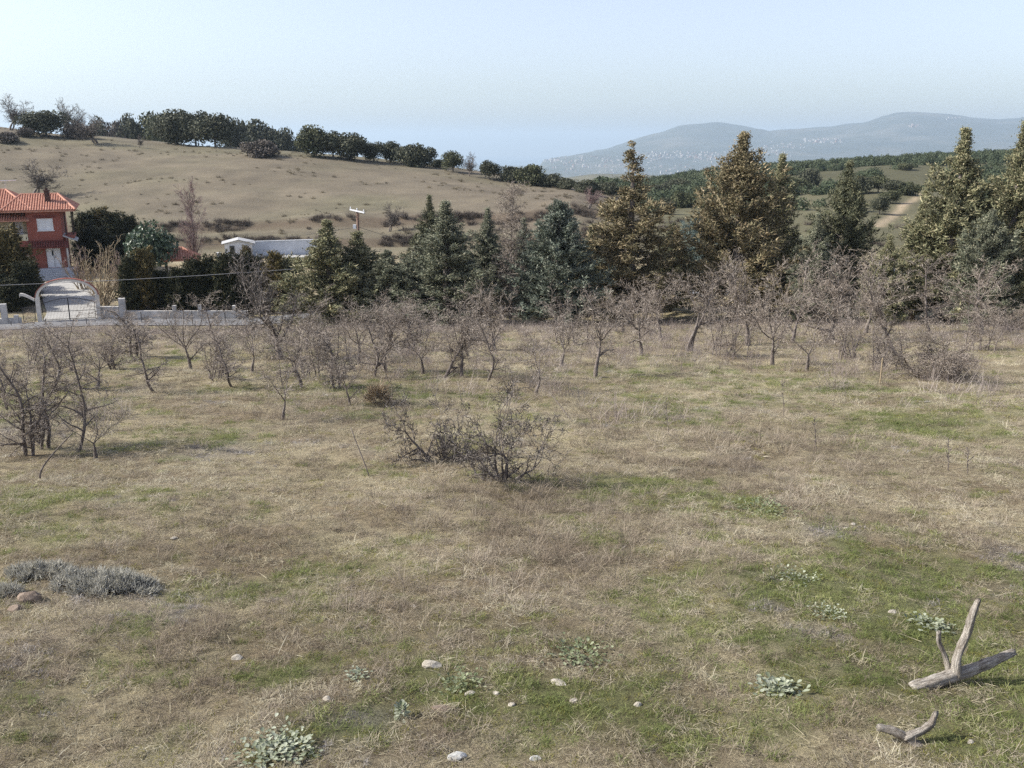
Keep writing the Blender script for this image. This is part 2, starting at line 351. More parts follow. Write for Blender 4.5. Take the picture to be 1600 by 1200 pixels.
# ------------------------------------------------------------------ ground cover masks (what grows where)
def ell(rows):
    out = []
    for (u,v,ru,rv,s) in rows:
        c = hit(u,v); a = hit(u,min(v+rv,1260)); f_ = hit(u,v-rv)
        out.append((c.x,c.y,ru*mpp(c.y)*1.05,max((f_.y-a.y)/2,.15),s))
    return out
E_GREEN = ell([(1500,1100,280,150,.85),(1400,950,350,130,.75),(1350,1120,90,50,.8),(1330,860,260,60,.6),(1540,830,150,70,.5),(1010,760,120,28,.9),
  (900,825,70,18,.7),(1180,790,110,30,.6),(640,610,110,22,.75),(620,845,60,14,.7),(460,620,90,28,.55),(300,690,120,40,.25),(150,780,200,50,.15),(560,640,60,20,.5),
  (1480,670,180,40,.6),(1180,600,150,36,.4),(1000,600,120,30,.3),(560,1140,90,40,.6),(650,1050,60,26,.5),(860,1110,160,70,.55),(440,1060,50,22,.6),(300,935,60,14,.5),(700,690,60,20,.35),
  (250,560,80,40,.3),(1230,1060,120,70,.6),(1100,1140,200,60,.5),(1050,1000,150,50,.35),(90,640,120,40,.2),(260,715,40,10,.7)])
E_THYME = ell([(1580,875,60,28,1),(1290,830,50,12,.8),(1190,935,40,24,.7),(1270,990,60,16,.7),(560,1120,70,22,.8),(330,700,110,18,.7),(190,930,130,22,.5),(1210,905,70,14,.5),(1320,1040,60,20,.6),(1150,1010,60,16,.4),(1560,930,60,20,.5),(60,660,60,60,.4),(250,960,60,16,.6)])
E_TALL = ell([(800,800,150,45,1),(930,870,180,55,.8),(1095,875,60,36,.9),(820,880,150,40,.6),(900,760,120,26,.6),(700,760,60,20,.4),(500,640,110,16,.8),(250,860,120,40,.3),(830,605,80,16,.7),(1450,585,100,16,.7),(1100,700,220,60,.4),(200,1010,180,60,.4),(600,950,150,60,.35)])
def mask(E, x, y):
    s = np.zeros(len(x))
    for (cx,cy,rx,ry,a) in E:
        s = np.maximum(s, a*np.exp(-(((x-cx)/rx)**2+((y-cy)/ry)**2)))
    return s
def greenness(x, y):
    n = fbm(x/2.2, y/2.2, 61, 4); n2 = fbm(x/.5, y/.5, 67, 3)
    return np.clip(mask(E_GREEN,x,y)*1.2+(n-.5)*1.6+(n2-.5)*1.7-.06, 0, 1)
def greyness(x, y):
    return np.clip(mask(E_THYME,x,y)*1.2+(fbm(x/1.4,y/1.4,81,4)-.6)*1.6, 0, 1)

# ------------------------------------------------------------------ ground sheet, mountain and sea
def build_ground():
    ys = np.concatenate([np.linspace(-25,3,18,endpoint=False), np.geomspace(3,110,300,endpoint=False), np.geomspace(110,480,150,endpoint=False), np.geomspace(480,14000,150)])
    ts = np.linspace(-1,1,400)
    Yg, Tg = np.meshgrid(ys, ts, indexing='ij')
    X = Tg*(Yg+np.where(Yg < 3, 32, np.where(Yg < 60, 6+26*np.clip((8-Yg)/8,0,1), 6))).clip(6)
    x = X.ravel(); y = Yg.ravel(); z = H(x,y)
    nr, nc = X.shape
    V = np.stack([x,y,z],1)
    i = np.arange(nr-1)[:,None]*nc+np.arange(nc-1)[None,:]
    F = np.stack([i,i+1,i+1+nc,i+nc],-1)
    # colours of the land itself
    t = x/np.maximum(y,1)
    straw = np.array([.345,.30,.20]); soil = np.array([.22,.18,.12]); green = np.array([.15,.165,.07]); grey = np.array([.25,.23,.225])
    field = np.array([.164,.143,.108]); fieldg = np.array([.158,.146,.101]); bank = np.array([.11,.085,.065]); wood = np.array([.075,.075,.045]); dirt = np.array([.42,.34,.24])
    g = greenness(x,y); k = greyness(x,y); s = fbm(x/1.1,y/1.1,71,4)
    a = np.clip((s-.35)/.3,0,1)[:,None]; col = soil*(1-a)+straw*a
    col = col*(1-.85*g[:,None])+green*.85*g[:,None]; col = col*(1-.6*k[:,None])+grey*.6*k[:,None]
    fm = np.clip((y-112)/10,0,1)[:,None]
    fn = np.clip((fbm(x/24,y/14,91,4)-.38)/.3,0,1)[:,None]; fc = field*(1-fn)+fieldg*fn
    fc = fc*(0.72+.56*fbm(x/6,y/3.5,95,5)[:,None])
    pu = np.clip((t+.12)/.25,0,1)[:,None]; fc = fc*(1-.4*pu)+np.array([.16,.13,.098])*.4*pu   # the field turns redder to the right
    col = col*(1-fm)+fc*fm
    for yb in (127.0,139.0):
        yy = yb+(fbm(x/20,y*0,31,2)-.5)*6
        bm = (np.exp(-((y-yy)/1.5)**2)*np.clip((0.14-t)/.05,0,1))[:,None]; col = col*(1-.8*bm)+bank*.8*bm
    rt = (np.clip((t-.12)/.04,0,1)*np.clip((y-100)/20,0,1))[:,None]
    rc = (np.array([.125,.12,.075])*(.75+.5*fbm(x/18,y/18,99,4)[:,None])); col = col*(1-rt)+rc*rt
    wd = (np.clip((t-.1)/.03,0,1)*np.clip((y-235)/25,0,1))[:,None]; col = col*(1-.75*wd)+wood*.75*wd
    fw = np.clip((y-500)/200,0,1)[:,None]; fcol = wood+np.array([.09,.075,.05])*fbm(x/300,y/300,103,4)[:,None]; col = col*(1-fw)+fcol*fw
    # pale dirt track and bank beyond the right-hand conifers
    for (u0,v0,u1,v1,wm,am) in ((1376,350,1412,320,.9,.75),(1412,320,1440,303,.8,.7)):
        A = hit(u0,v0,90); B = hit(u1,v1,90); d = np.array([B.x-A.x,B.y-A.y]); L2 = d@d
        q = np.clip(((x-A.x)*d[0]+(y-A.y)*d[1])/L2,-.1,1.1); dist = np.hypot(x-A.x-q*d[0],y-A.y-q*d[1])
        dm = (np.exp(-(dist/wm)**2)*am)[:,None]; col = col*(1-dm)+dirt*dm
    A = hit(1420,458,40); dm = (np.exp(-(((x-A.x)/3.0)**2+((y-A.y)/4.5)**2))*.9)[:,None]; col = col*(1-dm)+dirt*dm
    cut = nr-40
    while ys[cut] > 5200: cut -= 1
    def part(name, r0, r1, mat):
        me = mesh_np(name, V[r0*nc:r1*nc], (F[r0:r1-1]-r0*nc).reshape(-1,4), [mat], True)
        ca = me.attributes.new('soil','FLOAT_COLOR','POINT')
        ca.data.foreach_set('color', np.concatenate([col[r0*nc:r1*nc],np.ones(((r1-r0)*nc,1))],1).astype(np.float32).ravel())
        return tag(obj(name, me), kind='structure')
    part('ground', 0, cut+1, M['ground']); part('mountain', cut, nr, M['mountain'])
build_ground()
mb = MB()
mb.add([(-20500,1800,SEA),(20500,1800,SEA),(20500,30500,SEA),(-20500,30500,SEA)],[(0,1,2,3)])
tag(mb.build('sea', M['sea']), kind='structure')

# ------------------------------------------------------------------ road, driveway
def ribbon(name, pts, wd, mat, lift, n=40):
    pts = [Vector((p[0],p[1],0)) for p in pts]; V = []; F = []
    # resample
    L = [0]
    for a, b_ in zip(pts, pts[1:]): L.append(L[-1]+(b_-a).length)
    q = np.linspace(0, L[-1], n); X = np.interp(q, L, [p.x for p in pts]); Y = np.interp(q, L, [p.y for p in pts])
    for k in range(3):
        X[1:-1] = (X[:-2]+2*X[1:-1]+X[2:])/4; Y[1:-1] = (Y[:-2]+2*Y[1:-1]+Y[2:])/4
    dx = np.gradient(X); dy = np.gradient(Y); l = np.hypot(dx,dy); nx_ = -dy/l; ny_ = dx/l
    cols = np.linspace(-1,1,7); ww = np.interp(q, L, wd) if hasattr(wd,'__len__') else np.full(n, wd)
    for c_ in cols:
        xx = X+nx_*ww/2*c_; yy = Y+ny_*ww/2*c_
        V.append(np.stack([xx,yy,H(xx,yy)*0+np.maximum(H(xx,yy),H0(xx,yy)-.02)+lift],1))
    V = np.stack(V,1).reshape(-1,3); m_ = len(cols)
    i = np.arange(n-1)[:,None]*m_+np.arange(m_-1)[None,:]; F = np.stack([i,i+m_,i+m_+1,i+1],-1).reshape(-1,4)
    return tag(obj(name, mesh_np(name, V, F, [mat], True)), kind='structure')
gate_d = Vector((math.cos(math.radians(18)), math.sin(math.radians(18)),0)); gate_n = Vector((gate_d.y,-gate_d.x,0))
GA = P(63,503,72.0)
r0 = GA+gate_n*2.3-gate_d*16; r1 = GA+gate_n*2.3; r2 = P(150,497.5,73.5)+gate_n*2.5; r3 = P(380,498,75.5)+Vector((.3,-2.4,0)); r4 = P(520,493,76); r5 = P(800,490,79); r6 = P(1200,480,86); r7=P(1700,470,96)
ribbon('road', [r0-gate_d*14,r0,r1,r2,r3,r4,r5,r6,r7], 4.0, M['asphalt'], .07, 90)
drv0 = GA+gate_d*2.1; drv1 = P(97,442,93.0)
ribbon('driveway', [drv0+gate_n*.6, drv0-gate_n*4, drv1], [3.9,4.2,4.6], M['concrete'], .06, 24)
ribbon('concrete_yard', [P(395,398,114.2), P(500,397,114.8)], 3.4, M['concrete'], .12, 12)
ribbon('hillside_road', [hit(1298,259,300,420), hit(1360,257.5,300,420), hit(1470,254,300,430)], 5.0, M['dirt'], .5, 20)

# ------------------------------------------------------------------ plant geometry
def prisms(segs, n=3, name='twigs'):
    """segments (p0,p1,r0,r1) -> open prisms"""
    A = np.array([s[0] for s in segs], float); B = np.array([s[1] for s in segs], float)
    r0 = np.array([s[2] for s in segs]); r1 = np.array([s[3] for s in segs])
    d = B-A; d /= np.maximum(np.linalg.norm(d,axis=1,keepdims=True),1e-9)
    ref = np.where(np.abs(d[:,2:3])<.9, np.array([[0,0,1.]]), np.array([[1.,0,0]]))
    nx_ = np.cross(d,ref); nx_ /= np.linalg.norm(nx_,axis=1,keepdims=True); ny_ = np.cross(d,nx_)
    V = np.empty((len(A),2,n,3))
    for k in range(n):
        a = 2*math.pi*k/n; o = nx_*math.cos(a)+ny_*math.sin(a)
        V[:,0,k] = A+o*r0[:,None]; V[:,1,k] = B+o*r1[:,None]
    b_ = np.arange(len(A))*2*n
    F = np.stack([np.stack([b_+k,b_+(k+1)%n,b_+n+(k+1)%n,b_+n+k],1) for k in range(n)],1).reshape(-1,4)
    return V.reshape(-1,3), F
def rv(rng): 
    while True:
        q = Vector((rng.uniform(-1,1),rng.uniform(-1,1),rng.uniform(-1,1)))
        if .05 < q.length < 1: return q.normalized()
def grow(rng, segs, p, d, L, r, lev, maxlev, o):
    n = max(2, int(round(L/o['step'][min(lev,len(o['step'])-1)]))); st = L/n
    wob = o['wob'][min(lev,len(o['wob'])-1)]; up = o['up'][min(lev,len(o['up'])-1)]
    rr = r
    nch = o['kids'][min(lev,len(o['kids'])-1)] if lev < maxlev else 0
    start = o['bare'] if lev == 0 else .12
    acc = rng.random()
    for i in range(n):
        d = (d+rv(rng)*wob+Vector((0,0,up))).normalized()
        q = p+d*st; f = (i+1)/n; r2 = r*(1-f*o['taper'])
        segs[lev].append((tuple(p),tuple(q),rr,max(r2,o['rmin'])))
        if nch and f >= start:
            acc += nch/n/(1-start)
            while acc >= 1:
                acc -= 1
                side = d.cross(rv(rng)).normalized(); ang = math.radians(rng.uniform(*o['ang']))
                dd = (d*math.cos(ang)+side*math.sin(ang)).normalized()
                LL = L*rng.uniform(*o['len'])*(1-.45*f) if lev else o['limb']*rng.uniform(.6,1.15)*(1.1-.5*f)
                grow(rng, segs, p+d*st*rng.random(), dd, LL, max(r2*(o['rk'] if lev else o.get('rk0',o['rk'])),o['rmin']), lev+1, maxlev, o)
        p = q; rr = max(r2,o['rmin'])
    if lev == 0 and o.get('fork'):
        for k in range(o['fork']):
            side = d.cross(rv(rng)).normalized(); ang = math.radians(rng.uniform(22,48))
            grow(rng, segs, p, (d*math.cos(ang)+side*math.sin(ang)).normalized(), o['limb']*rng.uniform(.9,1.3), rr*.8, 1, maxlev, o)
PEAR = dict(step=[.16,.15,.12,.10,.07], wob=[.16,.26,.30,.32,.3], up=[.05,.03,.03,.02,.02], kids=[4,8,6,4], bare=.45, taper=.68, rmin=.0034,
            ang=(35,75), len=(.42,.72), limb=1.15, rk=.5, rk0=.68, fork=3)
def bare_tree(seed, stems, H_=3.0, maxlev=4, mats=('bark','twig'), rmul=1.0, **kw):
    """stems: list of (base xy, direction, length, radius)"""
    rng = random.Random(seed); o = dict(PEAR); o.update(kw)
    segs = [[] for _ in range(maxlev+1)]
    for (bx,by,d,L,r) in stems:
        grow(rng, segs, Vector((bx,by,-.12)), Vector(d).normalized(), L, r*rmul, 0, maxlev, o)
    V1,F1 = prisms(segs[0]+segs[1], 6); tw = sum(segs[2:],[])
    V2,F2 = prisms(tw, 3)
    zt = np.percentile(V2[:,2],97.5)
    w_ = np.percentile(np.abs(V2[:,0]),97)
    return dict(trunk=mesh_np('trunk',V1,F1,[M[mats[0]]],True), twigs=mesh_np('branches',V2,F2,[M[mats[1]]],False), h=zt, w=w_)
def place_bare(name, var, u, v, vtop, label, cat='tree', group=None, rz=0, wpx=None, ymin=2.5, tilt=(0,0), mat=None, base=None):
    b_ = base or hit(u,v,ymin); h = top_height(b_, vtop); s = h/var['h']
    sx = s if wpx is None else min(max(wpx*mpp(b_.y)/var['w'], .6*s), 1.9*s)
    o = empty(name, b_, 0, (sx,sx,s)); o.rotation_euler = (tilt[0],tilt[1],rz)
    tag(o, label, cat, group)
    t_ = obj('trunk', var['trunk'], o); w_ = obj('branches', var['twigs'], o)
    if mat: w_.material_slots[0].link = 'OBJECT'; w_.material_slots[0].material = M[mat]
    return o
def cones(A, D, L, Rr, n=3):
    """spikes: base A, unit dir D, length L, radius Rr (widest a third of the way up)"""
    N = len(A); ref = np.where(np.abs(D[:,2:3])<.9, np.array([[0,0,1.]]), np.array([[1.,0,0]]))
    nx_ = np.cross(D,ref); nx_ /= np.linalg.norm(nx_,axis=1,keepdims=True); ny_ = np.cross(D,nx_)
    V = np.empty((N,n+1,3)); ph = NR.uniform(0,6.28,N)
    for k in range(n):
        a = ph+2*math.pi*k/n
        V[:,k] = A+D*(L*.12)[:,None]+nx_*(np.cos(a)*Rr)[:,None]+ny_*(np.sin(a)*Rr)[:,None]
    V[:,n] = A+D*L[:,None]
    b_ = np.arange(N)*(n+1)
    F = np.stack([np.stack([b_+k,b_+(k+1)%n,b_+n],1) for k in range(n)],1).reshape(-1,3)
    return V.reshape(-1,3), F
def unit(a): return a/np.maximum(np.linalg.norm(a,axis=1,keepdims=True),1e-9)
def cypress(seed, Ht=12.0, W=3.2, nb=230, ncl=11, nsp=13, sparse_top=0.0, prof=.95, asc=.5, lump=.35, low=.05, spl=.24, spr=.034, lean=0):
    g = np.random.default_rng(seed)
    hb = low+(1-low)*np.sort(g.random(nb))**1.05; az = np.arange(nb)*2.399963+g.normal(0,.5,nb)
    lumps = 1+lump*(np.sin(az*2+g.uniform(0,6)+hb*7)*.5+np.sin(az*3+hb*15+g.uniform(0,6))*.5)+g.normal(0,.13,nb)
    if sparse_top: keep = (hb < 1-sparse_top)|(g.random(nb) < .45); hb, az, lumps = hb[keep], az[keep], lumps[keep]
    n_ = len(hb)
    Lb = W*np.maximum((1-hb)**prof, .03)*np.clip(np.minimum(1,(hb-low+.03)/.1+.55),0,1)*np.clip(lumps,.45,1.6)
    Lb = Lb*(.5+.5*np.clip((1-hb)/.32,0,1))
    if sparse_top: Lb = np.where(hb > 1-sparse_top, W*(.10+.55*(1-hb))*g.uniform(.6,1.2,n_), Lb)
    out = np.stack([np.cos(az),np.sin(az),np.zeros(n_)],1)
    el = asc*(.5+.9*hb)+g.normal(0,.12,n_)
    A_, D_, L_, R_ = [], [], [], []; segs = []
    zb = hb*Ht
    for j in range(ncl):
        f = (j+.5+g.uniform(-.4,.4,n_))/ncl; f = .22+.78*f
        ok = g.random(n_) < np.clip(Lb/W*2.2+.25,0,1)
        rad = Lb*f; zz = zb+rad*np.tan(np.clip(el,-.3,1.2))*(.5+.5*f)-.10*rad*np.sin(f*3)
        ctr = np.stack([out[:,0]*rad,out[:,1]*rad,zz],1)+g.normal(0,1,(n_,3))*(.05+.085*Lb*f*(1.15-f))[:,None]*np.array([1,1,.6])
        ctr[:,0] += lean*ctr[:,2]
        bd = unit(out+np.stack([np.zeros(n_),np.zeros(n_),np.tan(np.clip(el,-.3,1.1))],1))
        for k in range(nsp):
            d = unit(bd*.8+g.normal(0,.75,(n_,3))+np.array([0,0,.28]))
            l = spl*g.uniform(.55,1.3,n_)*np.clip(.32+1.5*Lb/W,.36,1.2)
            sel = ok&(ctr[:,2] > .1)
            A_.append((ctr+g.normal(0,.09,(n_,3)))[sel]); D_.append(d[sel]); L_.append(l[sel]); R_.append((spr*g.uniform(.7,1.5,n_))[sel])
    # leader
    kt = 26; zt = np.linspace(.86,1.0,kt)*Ht; A_.append(np.stack([lean*zt,np.zeros(kt),zt-.3],1)); D_.append(unit(g.normal(0,.3,(kt,3))+np.array([0,0,1.]))); L_.append(np.full(kt,spl*.9)); R_.append(np.full(kt,spr*.6))
    V,F = cones(np.concatenate(A_),np.concatenate(D_),np.concatenate(L_),np.concatenate(R_))
    crown = mesh_np('crown',V,F,[M['con_olive']])
    mb_ = MB(); rt = Ht*.016+.05
    mb_.tube([(lean*z_,0,z_) for z_ in (-.3,Ht*.2,Ht*.5,Ht*.8,Ht*.99)],[rt*1.25,rt,rt*.7,rt*.35,.012],7)
    sel = g.random(n_) < .4
    for i in np.nonzero(sel)[0]:
        z0 = zb[i]; e = Vector(out[i])*Lb[i]*.8; e.z = Lb[i]*.8*math.tan(min(el[i],1.1))*.8
        b0 = Vector((lean*z0,0,z0)); mb_.tube([b0,b0+e*.5-Vector((0,0,.06*Lb[i])),b0+e],[.016+.008*Lb[i],.014,.006],3,False)
    trunk = mb_.mesh('trunk', M['bark'], True)
    return dict(trunk=trunk, crown=crown, h=Ht, w=W)
def leafy(seed, Rx, Ry, Rz, zc, nblob=14, nleaf=230, size=.34, mat='oak', trunk=True, tr=.14, fill=.45):
    """broad crown of leaf clumps on uneven lobes, with limbs"""
    g = np.random.default_rng(seed); cs = []
    for k in range(nblob):
        d = g.normal(0,1,3); d /= np.linalg.norm(d); 
        if k%3 and d[2] < -.35: d[2] *= -.6
        cs.append(np.array([d[0]*Rx,d[1]*Ry,d[2]*Rz])*g.uniform(.35,.72)+np.array([0,0,zc]))
    V = []; 
    for c_ in cs:
        rb = g.uniform(.32,.55)*np.array([Rx,Ry,Rz])
        d = unit(g.normal(0,1,(nleaf,3))); rad = np.where(g.random(nleaf)<fill, g.uniform(.3,.95,nleaf), g.uniform(.9,1.12,nleaf))
        p = c_+d*rb*rad[:,None]
        nrm = unit(d+g.normal(0,.7,(nleaf,3))); a = unit(np.cross(nrm,g.normal(0,1,(nleaf,3)))); b2 = np.cross(nrm,a)
        s = (size*g.uniform(.5,1.25,nleaf))[:,None]
        V.append(np.stack([p-a*s*.5,p-b2*s*.32+nrm*s*.12,p+a*s*.5,p+b2*s*.32+nrm*s*.12],1))
    V = np.concatenate(V).reshape(-1,3); F = np.arange(len(V)).reshape(-1,4)
    crown = mesh_np('crown',V,F,[M[mat]])
    mb_ = MB()
    if trunk:
        rng = random.Random(seed)
        mb_.tube([(0,0,-.3),(.05*rng.uniform(-1,1),.05,zc*.4),(0.1*rng.uniform(-1,1),0,zc*.85)],[tr*1.3,tr,tr*.7],7)
        for c_ in cs: mb_.tube([(0,0,zc*rng.uniform(.35,.7)),tuple(np.array([0,0,zc*.5])*.45+np.array(c_)*.55),tuple(c_)],[tr*.55,tr*.35,.02],4,False)
    else:
        mb_.tube([(0,0,-.3),(0,0,zc)],[tr,tr*.6],6)
        for c_ in cs[:6]: mb_.tube([(0,0,.1),tuple(c_)],[tr*.5,.02],4,False)
    return dict(trunk=mb_.mesh('trunk',M['bark'],True), crown=crown, h=zc+Rz*1.05, w=max(Rx,Ry)*1.05)
def place_leafy(name, var, u, v, vtop, hwpx, label, cat='tree', group=None, rz=0, mat=None, y=None, ymin=2.5, ymax=13000, base=None):
    if base is not None: b_ = base
    elif y is not None:
        b_ = P(u,vtop*.7+v*.3,y); b_.z = Hs(b_.x,y)     # the crown, not the foot, is what was read off
    else: b_ = hit(u,v,ymin,ymax)
    h = top_height(b_, vtop); s = h/var['h']; sx = hwpx*mpp(b_.y)/var['w']
    o = empty(name, b_, rz, (sx,sx,s)); tag(o, label, cat, group)
    obj('trunk', var['trunk'], o); c_ = obj('crown', var['crown'], o)
    if mat: c_.material_slots[0].link = 'OBJECT'; c_.material_slots[0].material = M[mat]
    return o

# ------------------------------------------------------------------ the house and its grounds
HA = math.radians(22)
HO = P(104,420,97.0); HO.z = -13.45
def hframe(name, loc, ang, label, cat): return tag(empty(name, loc, ang), label, cat)
# in the house's own axes: x along the front (right corner = 0), y into the house, z up from the yard
def tile_plane(mb_, o, a, b_, alen, blen, bmax, pitch=.24, row=.38, r=.085):
    """rows of barrel tiles on a roof plane: o corner, a along the eave, b up the slope; bmax(s) = (from, to) at s"""
    o = Vector(o); a = Vector(a).normalized(); b_ = Vector(b_).normalized(); n_ = a.cross(b_).normalized()
    k = int(alen/pitch)
    for i in range(k):
        s = (i+.5)*pitch; b0, b1 = bmax(s)
        if b1-b0 < .1: continue
        m_ = max(1, int(round((b1-b0)/row)))
        for j in range(m_):
            t0 = b0+(b1-b0)*j/m_; t1 = b0+(b1-b0)*(j+1)/m_+.05
            vs = []
            for (tt, lift) in ((t0,.05),(t1,.012)):
                for q in range(4):
                    an = math.pi*q/3
                    vs.append(o+a*(s-math.cos(an)*r)+b_*tt+n_*(math.sin(an)*r+lift))
            mb_.add(vs, [(0,1,5,4),(1,2,6,5),(2,3,7,6),(0,3,2,1)])
def hip_roof(name, parent, x0, x1, y0, y1, ze, zr, inset, mat):
    """hip roof: eaves rectangle at ze, ridge along x at zr"""
    ym = (y0+y1)/2; rx0, rx1 = x0+inset, x1-inset
    A,B,Cc,D = Vector((x0,y0,ze)),Vector((x1,y0,ze)),Vector((x1,y1,ze)),Vector((x0,y1,ze)); E,F_ = Vector((rx0,ym,zr)),Vector((rx1,ym,zr))
    m_ = MB(); m_.add([A,B,Cc,D,E,F_],[(0,1,5,4),(1,2,5),(2,3,4,5),(3,0,4),(3,2,1,0)])
    m_.box(x0+.05,x1-.05,y0+.05,y1-.05,ze-.16,ze-.01)
    rf = m_.build(name, mat, parent)
    t_ = MB()
    sl = (Vector((0,ym-y0,zr-ze))); L = sl.length
    f = lambda s: (0, L*min(1, s/inset, (x1-x0-s)/inset)-.03)
    tile_plane(t_, A, (1,0,0), sl, x1-x0, L, f)
    tile_plane(t_, Cc, (-1,0,0), Vector((0,y0-ym,zr-ze)), x1-x0, L, f)
    sl2 = Vector((-inset,0,zr-ze)); L2 = sl2.length; w2 = y1-y0
    f2 = lambda s: (0, L2*min(s,w2-s)/(w2/2)-.03)
    tile_plane(t_, B, (0,1,0), sl2, w2, L2, f2)
    tile_plane(t_, D, (0,-1,0), Vector((inset,0,zr-ze)), w2, L2, f2)
    for (p,q) in ((A,E),(B,F_),(Cc,F_),(D,E),(E,F_)):     # ridge and hip caps
        n_ = max(2,int((q-p).length/.4))
        for i in range(n_):
            s0 = p.lerp(q,i/n_); s1 = p.lerp(q,(i+1)/n_); t_.tube([s0+Vector((0,0,.05)),s1+Vector((0,0,.07))],[.13,.11],6,True)
    tl = t_.build('roof_tiles', mat, rf); tl['kind'] = 'stuff'
    return rf
house = hframe('red_house', HO, HA, 'two-storey red house with terracotta roof and cream balcony, half out of frame', 'house')
W_ = lambda x0,x1,y0,y1,z0,z1: MB().box(x0,x1,y0,y1,z0,z1)
# right-hand bay, its front at y = 0
front = MB()
def wall_with_hole(mb_, x0,x1,z0,z1,holes,y,th=.25):
    xs = sorted({x0,x1,*[h[0] for h in holes],*[h[1] for h in holes]}); zs = sorted({z0,z1,*[h[2] for h in holes],*[h[3] for h in holes]})
    for i in range(len(xs)-1):
        for j in range(len(zs)-1):
            cx_ = (xs[i]+xs[i+1])/2; cz_ = (zs[j]+zs[j+1])/2
            if any(h[0]<cx_<h[1] and h[2]<cz_<h[3] for h in holes): continue
            mb_.box(xs[i],xs[i+1],y,y+th,zs[j],zs[j+1])
    return mb_
wall_with_hole(front, -3.2,0,0,6.85,[(-2.25,-.75,4.85,6.05),(-1.75,-.35,1.0,3.05)],0)
front.box(-.25,0,.25,9,0,6.85).box(-3.2,-2.95,.25,1.8,0,6.85)
front.build('bay_wall', M['red_wall'], house)
rec = MB(); wall_with_hole(rec, -13,-3.2,3.6,6.85,[(-4.9,-3.75,3.75,5.85),(-8.2,-7.0,4.6,5.8)],1.8); rec.build('balcony_wall', M['cream_wall'], house)
low = MB(); wall_with_hole(low, -13,-3.2,0,3.6,[(-4.75,-3.4,.9,2.45)],.9); low.box(-13,-.25,8.8,9.0,0,6.85); low.build('lower_wall', M['red_wall'], house)
def window(x0,x1,z0,z1,y,shut=True, name='window', split=1):
    fr = MB(); t_ = .07
    fr.box(x0,x1,y-.02,y+.08,z0,z0+t_).box(x0,x1,y-.02,y+.08,z1-t_,z1).box(x0,x0+t_,y-.02,y+.08,z0+t_,z1-t_).box(x1-t_,x1,y-.02,y+.08,z0+t_,z1-t_)
    f_ = fr.build(name, M['white_paint'], house)
    if shut:
        s_ = MB(); n_ = 14
        for i in range(n_):
            za = z0+t_+(z1-z0-2*t_)*i/n_; zb_ = z0+t_+(z1-z0-2*t_)*(i+1)/n_; s_.box(x0+t_,x1-t_,y+.02+.012*(i%2),y+.06,za,zb_)
        s_.build('shutter', M['shutter'], f_)
    else: MB().box(x0+t_,x1-t_,y+.03,y+.06,z0+t_,z1-t_).build('pane', M['glass'], f_)
    MB().box(x0-.06,x1+.06,y-.12,y-.021,z0-.09,z0).build('sill', M['white_paint'], f_)
    return f_
window(-2.25,-.75,4.85,6.05,.06)
hd = MB().box(-2.5,-.5,-.10,-.001,6.12,6.34).build('window_hood', M['tile_dark'], house)
window(-4.9,-4.35,3.75,5.85,1.86,False,'balcony_door'); window(-4.35,-3.75,3.75,5.85,1.86,True,'balcony_shutter'); window(-8.2,-7.0,4.6,5.8,1.86,True)
window(-4.75,-3.4,.9,2.45,.95)
dr = MB().box(-1.72,-.38,.08,.16,1.0,3.02).build('front_door', M['white_paint'], house)
MB().box(-1.06,-1.02,.05,.075,1.05,2.95).build('door_joint', M['steel'], dr); MB().box(-1.2,-1.08,.055,.079,2.2,2.75).build('door_glass', M['glass'], dr); MB().box(-.98,-.93,0,.079,1.95,2.1).build('door_handle', M['iron'], dr)
# balcony
MB().box(-13,-3.21,0,1.79,3.62,3.85).build('balcony_floor', M['red_wall'], house)
MB().box(-13,-3.22,-.06,.12,2.98,3.61).build('balcony_fascia', M['red_wall'], house)
MB().box(-13,-3.22,-.04,.09,3.86,4.5).build('balcony_parapet', M['cream_wall'], house)
rl = MB().tube([(-13,.02,4.72),(-3.25,.02,4.72)],.03,5)
for i in range(14): rl.tube([(-13+i*.75,.02,4.49),(-13+i*.75,.02,4.72)],.02,4)
rl.build('balcony_rail', M['iron'], house)
for x in (-6.6,-10.5): MB().box(x-.07,x+.07,-.02,.12,4.5,5.95).build('balcony_post', M['dark_wood'], house)
# balcony lean-to roof, door canopy
def lean_to(name, x0,x1,y0,y1,z0,z1,mat,tile):
    m_ = MB().add([(x0,y0,z0),(x1,y0,z0),(x1,y1,z1),(x0,y1,z1),(x0,y0,z0-.1),(x1,y0,z0-.1),(x1,y1,z1-.1),(x0,y1,z1-.1)],[(0,1,2,3),(7,6,5,4),(0,4,5,1),(1,5,6,2),(2,6,7,3),(3,7,4,0)])
    r_ = m_.build(name, mat, house); t_ = MB(); sl = Vector((0,y1-y0,z1-z0))
    tile_plane(t_, (x0,y0,z0),(1,0,0),sl,x1-x0,sl.length,lambda s:(0,sl.length)); tt = t_.build('roof_tiles', tile, r_); tt['kind'] = 'stuff'
lean_to('balcony_roof', -13.2,-2.9,-.55,1.7,5.95,6.72,M['tile'],M['tile'])
lean_to('door_canopy', -3.3,.45,-1.0,-.02,3.18,3.75,M['tile_dark'],M['tile_dark'])
lean_to('lower_canopy', -7.0,-3.4,-.6,.88,2.5,2.95,M['tile_dark'],M['tile_dark'])
hip_roof('main_roof', house, -14.5,-2.6,-.3,10.2,6.95,8.75,2.6,M['tile'])
hip_roof('bay_roof', house, -5.4,1.5,-.75,7.5,6.9,8.3,1.7,M['tile'])
ch = MB().box(-1.35,-.85,1.3,1.8,6.9,8.75).build('chimney', M['brick_dark'], house)
MB().box(-1.42,-.78,1.23,1.87,8.751,8.85).build('chimney_cap', M['brick_dark'], ch); MB().box(-1.22,-.98,1.43,1.67,8.851,9.05).build('chimney_pot', M['brick_dark'], ch)
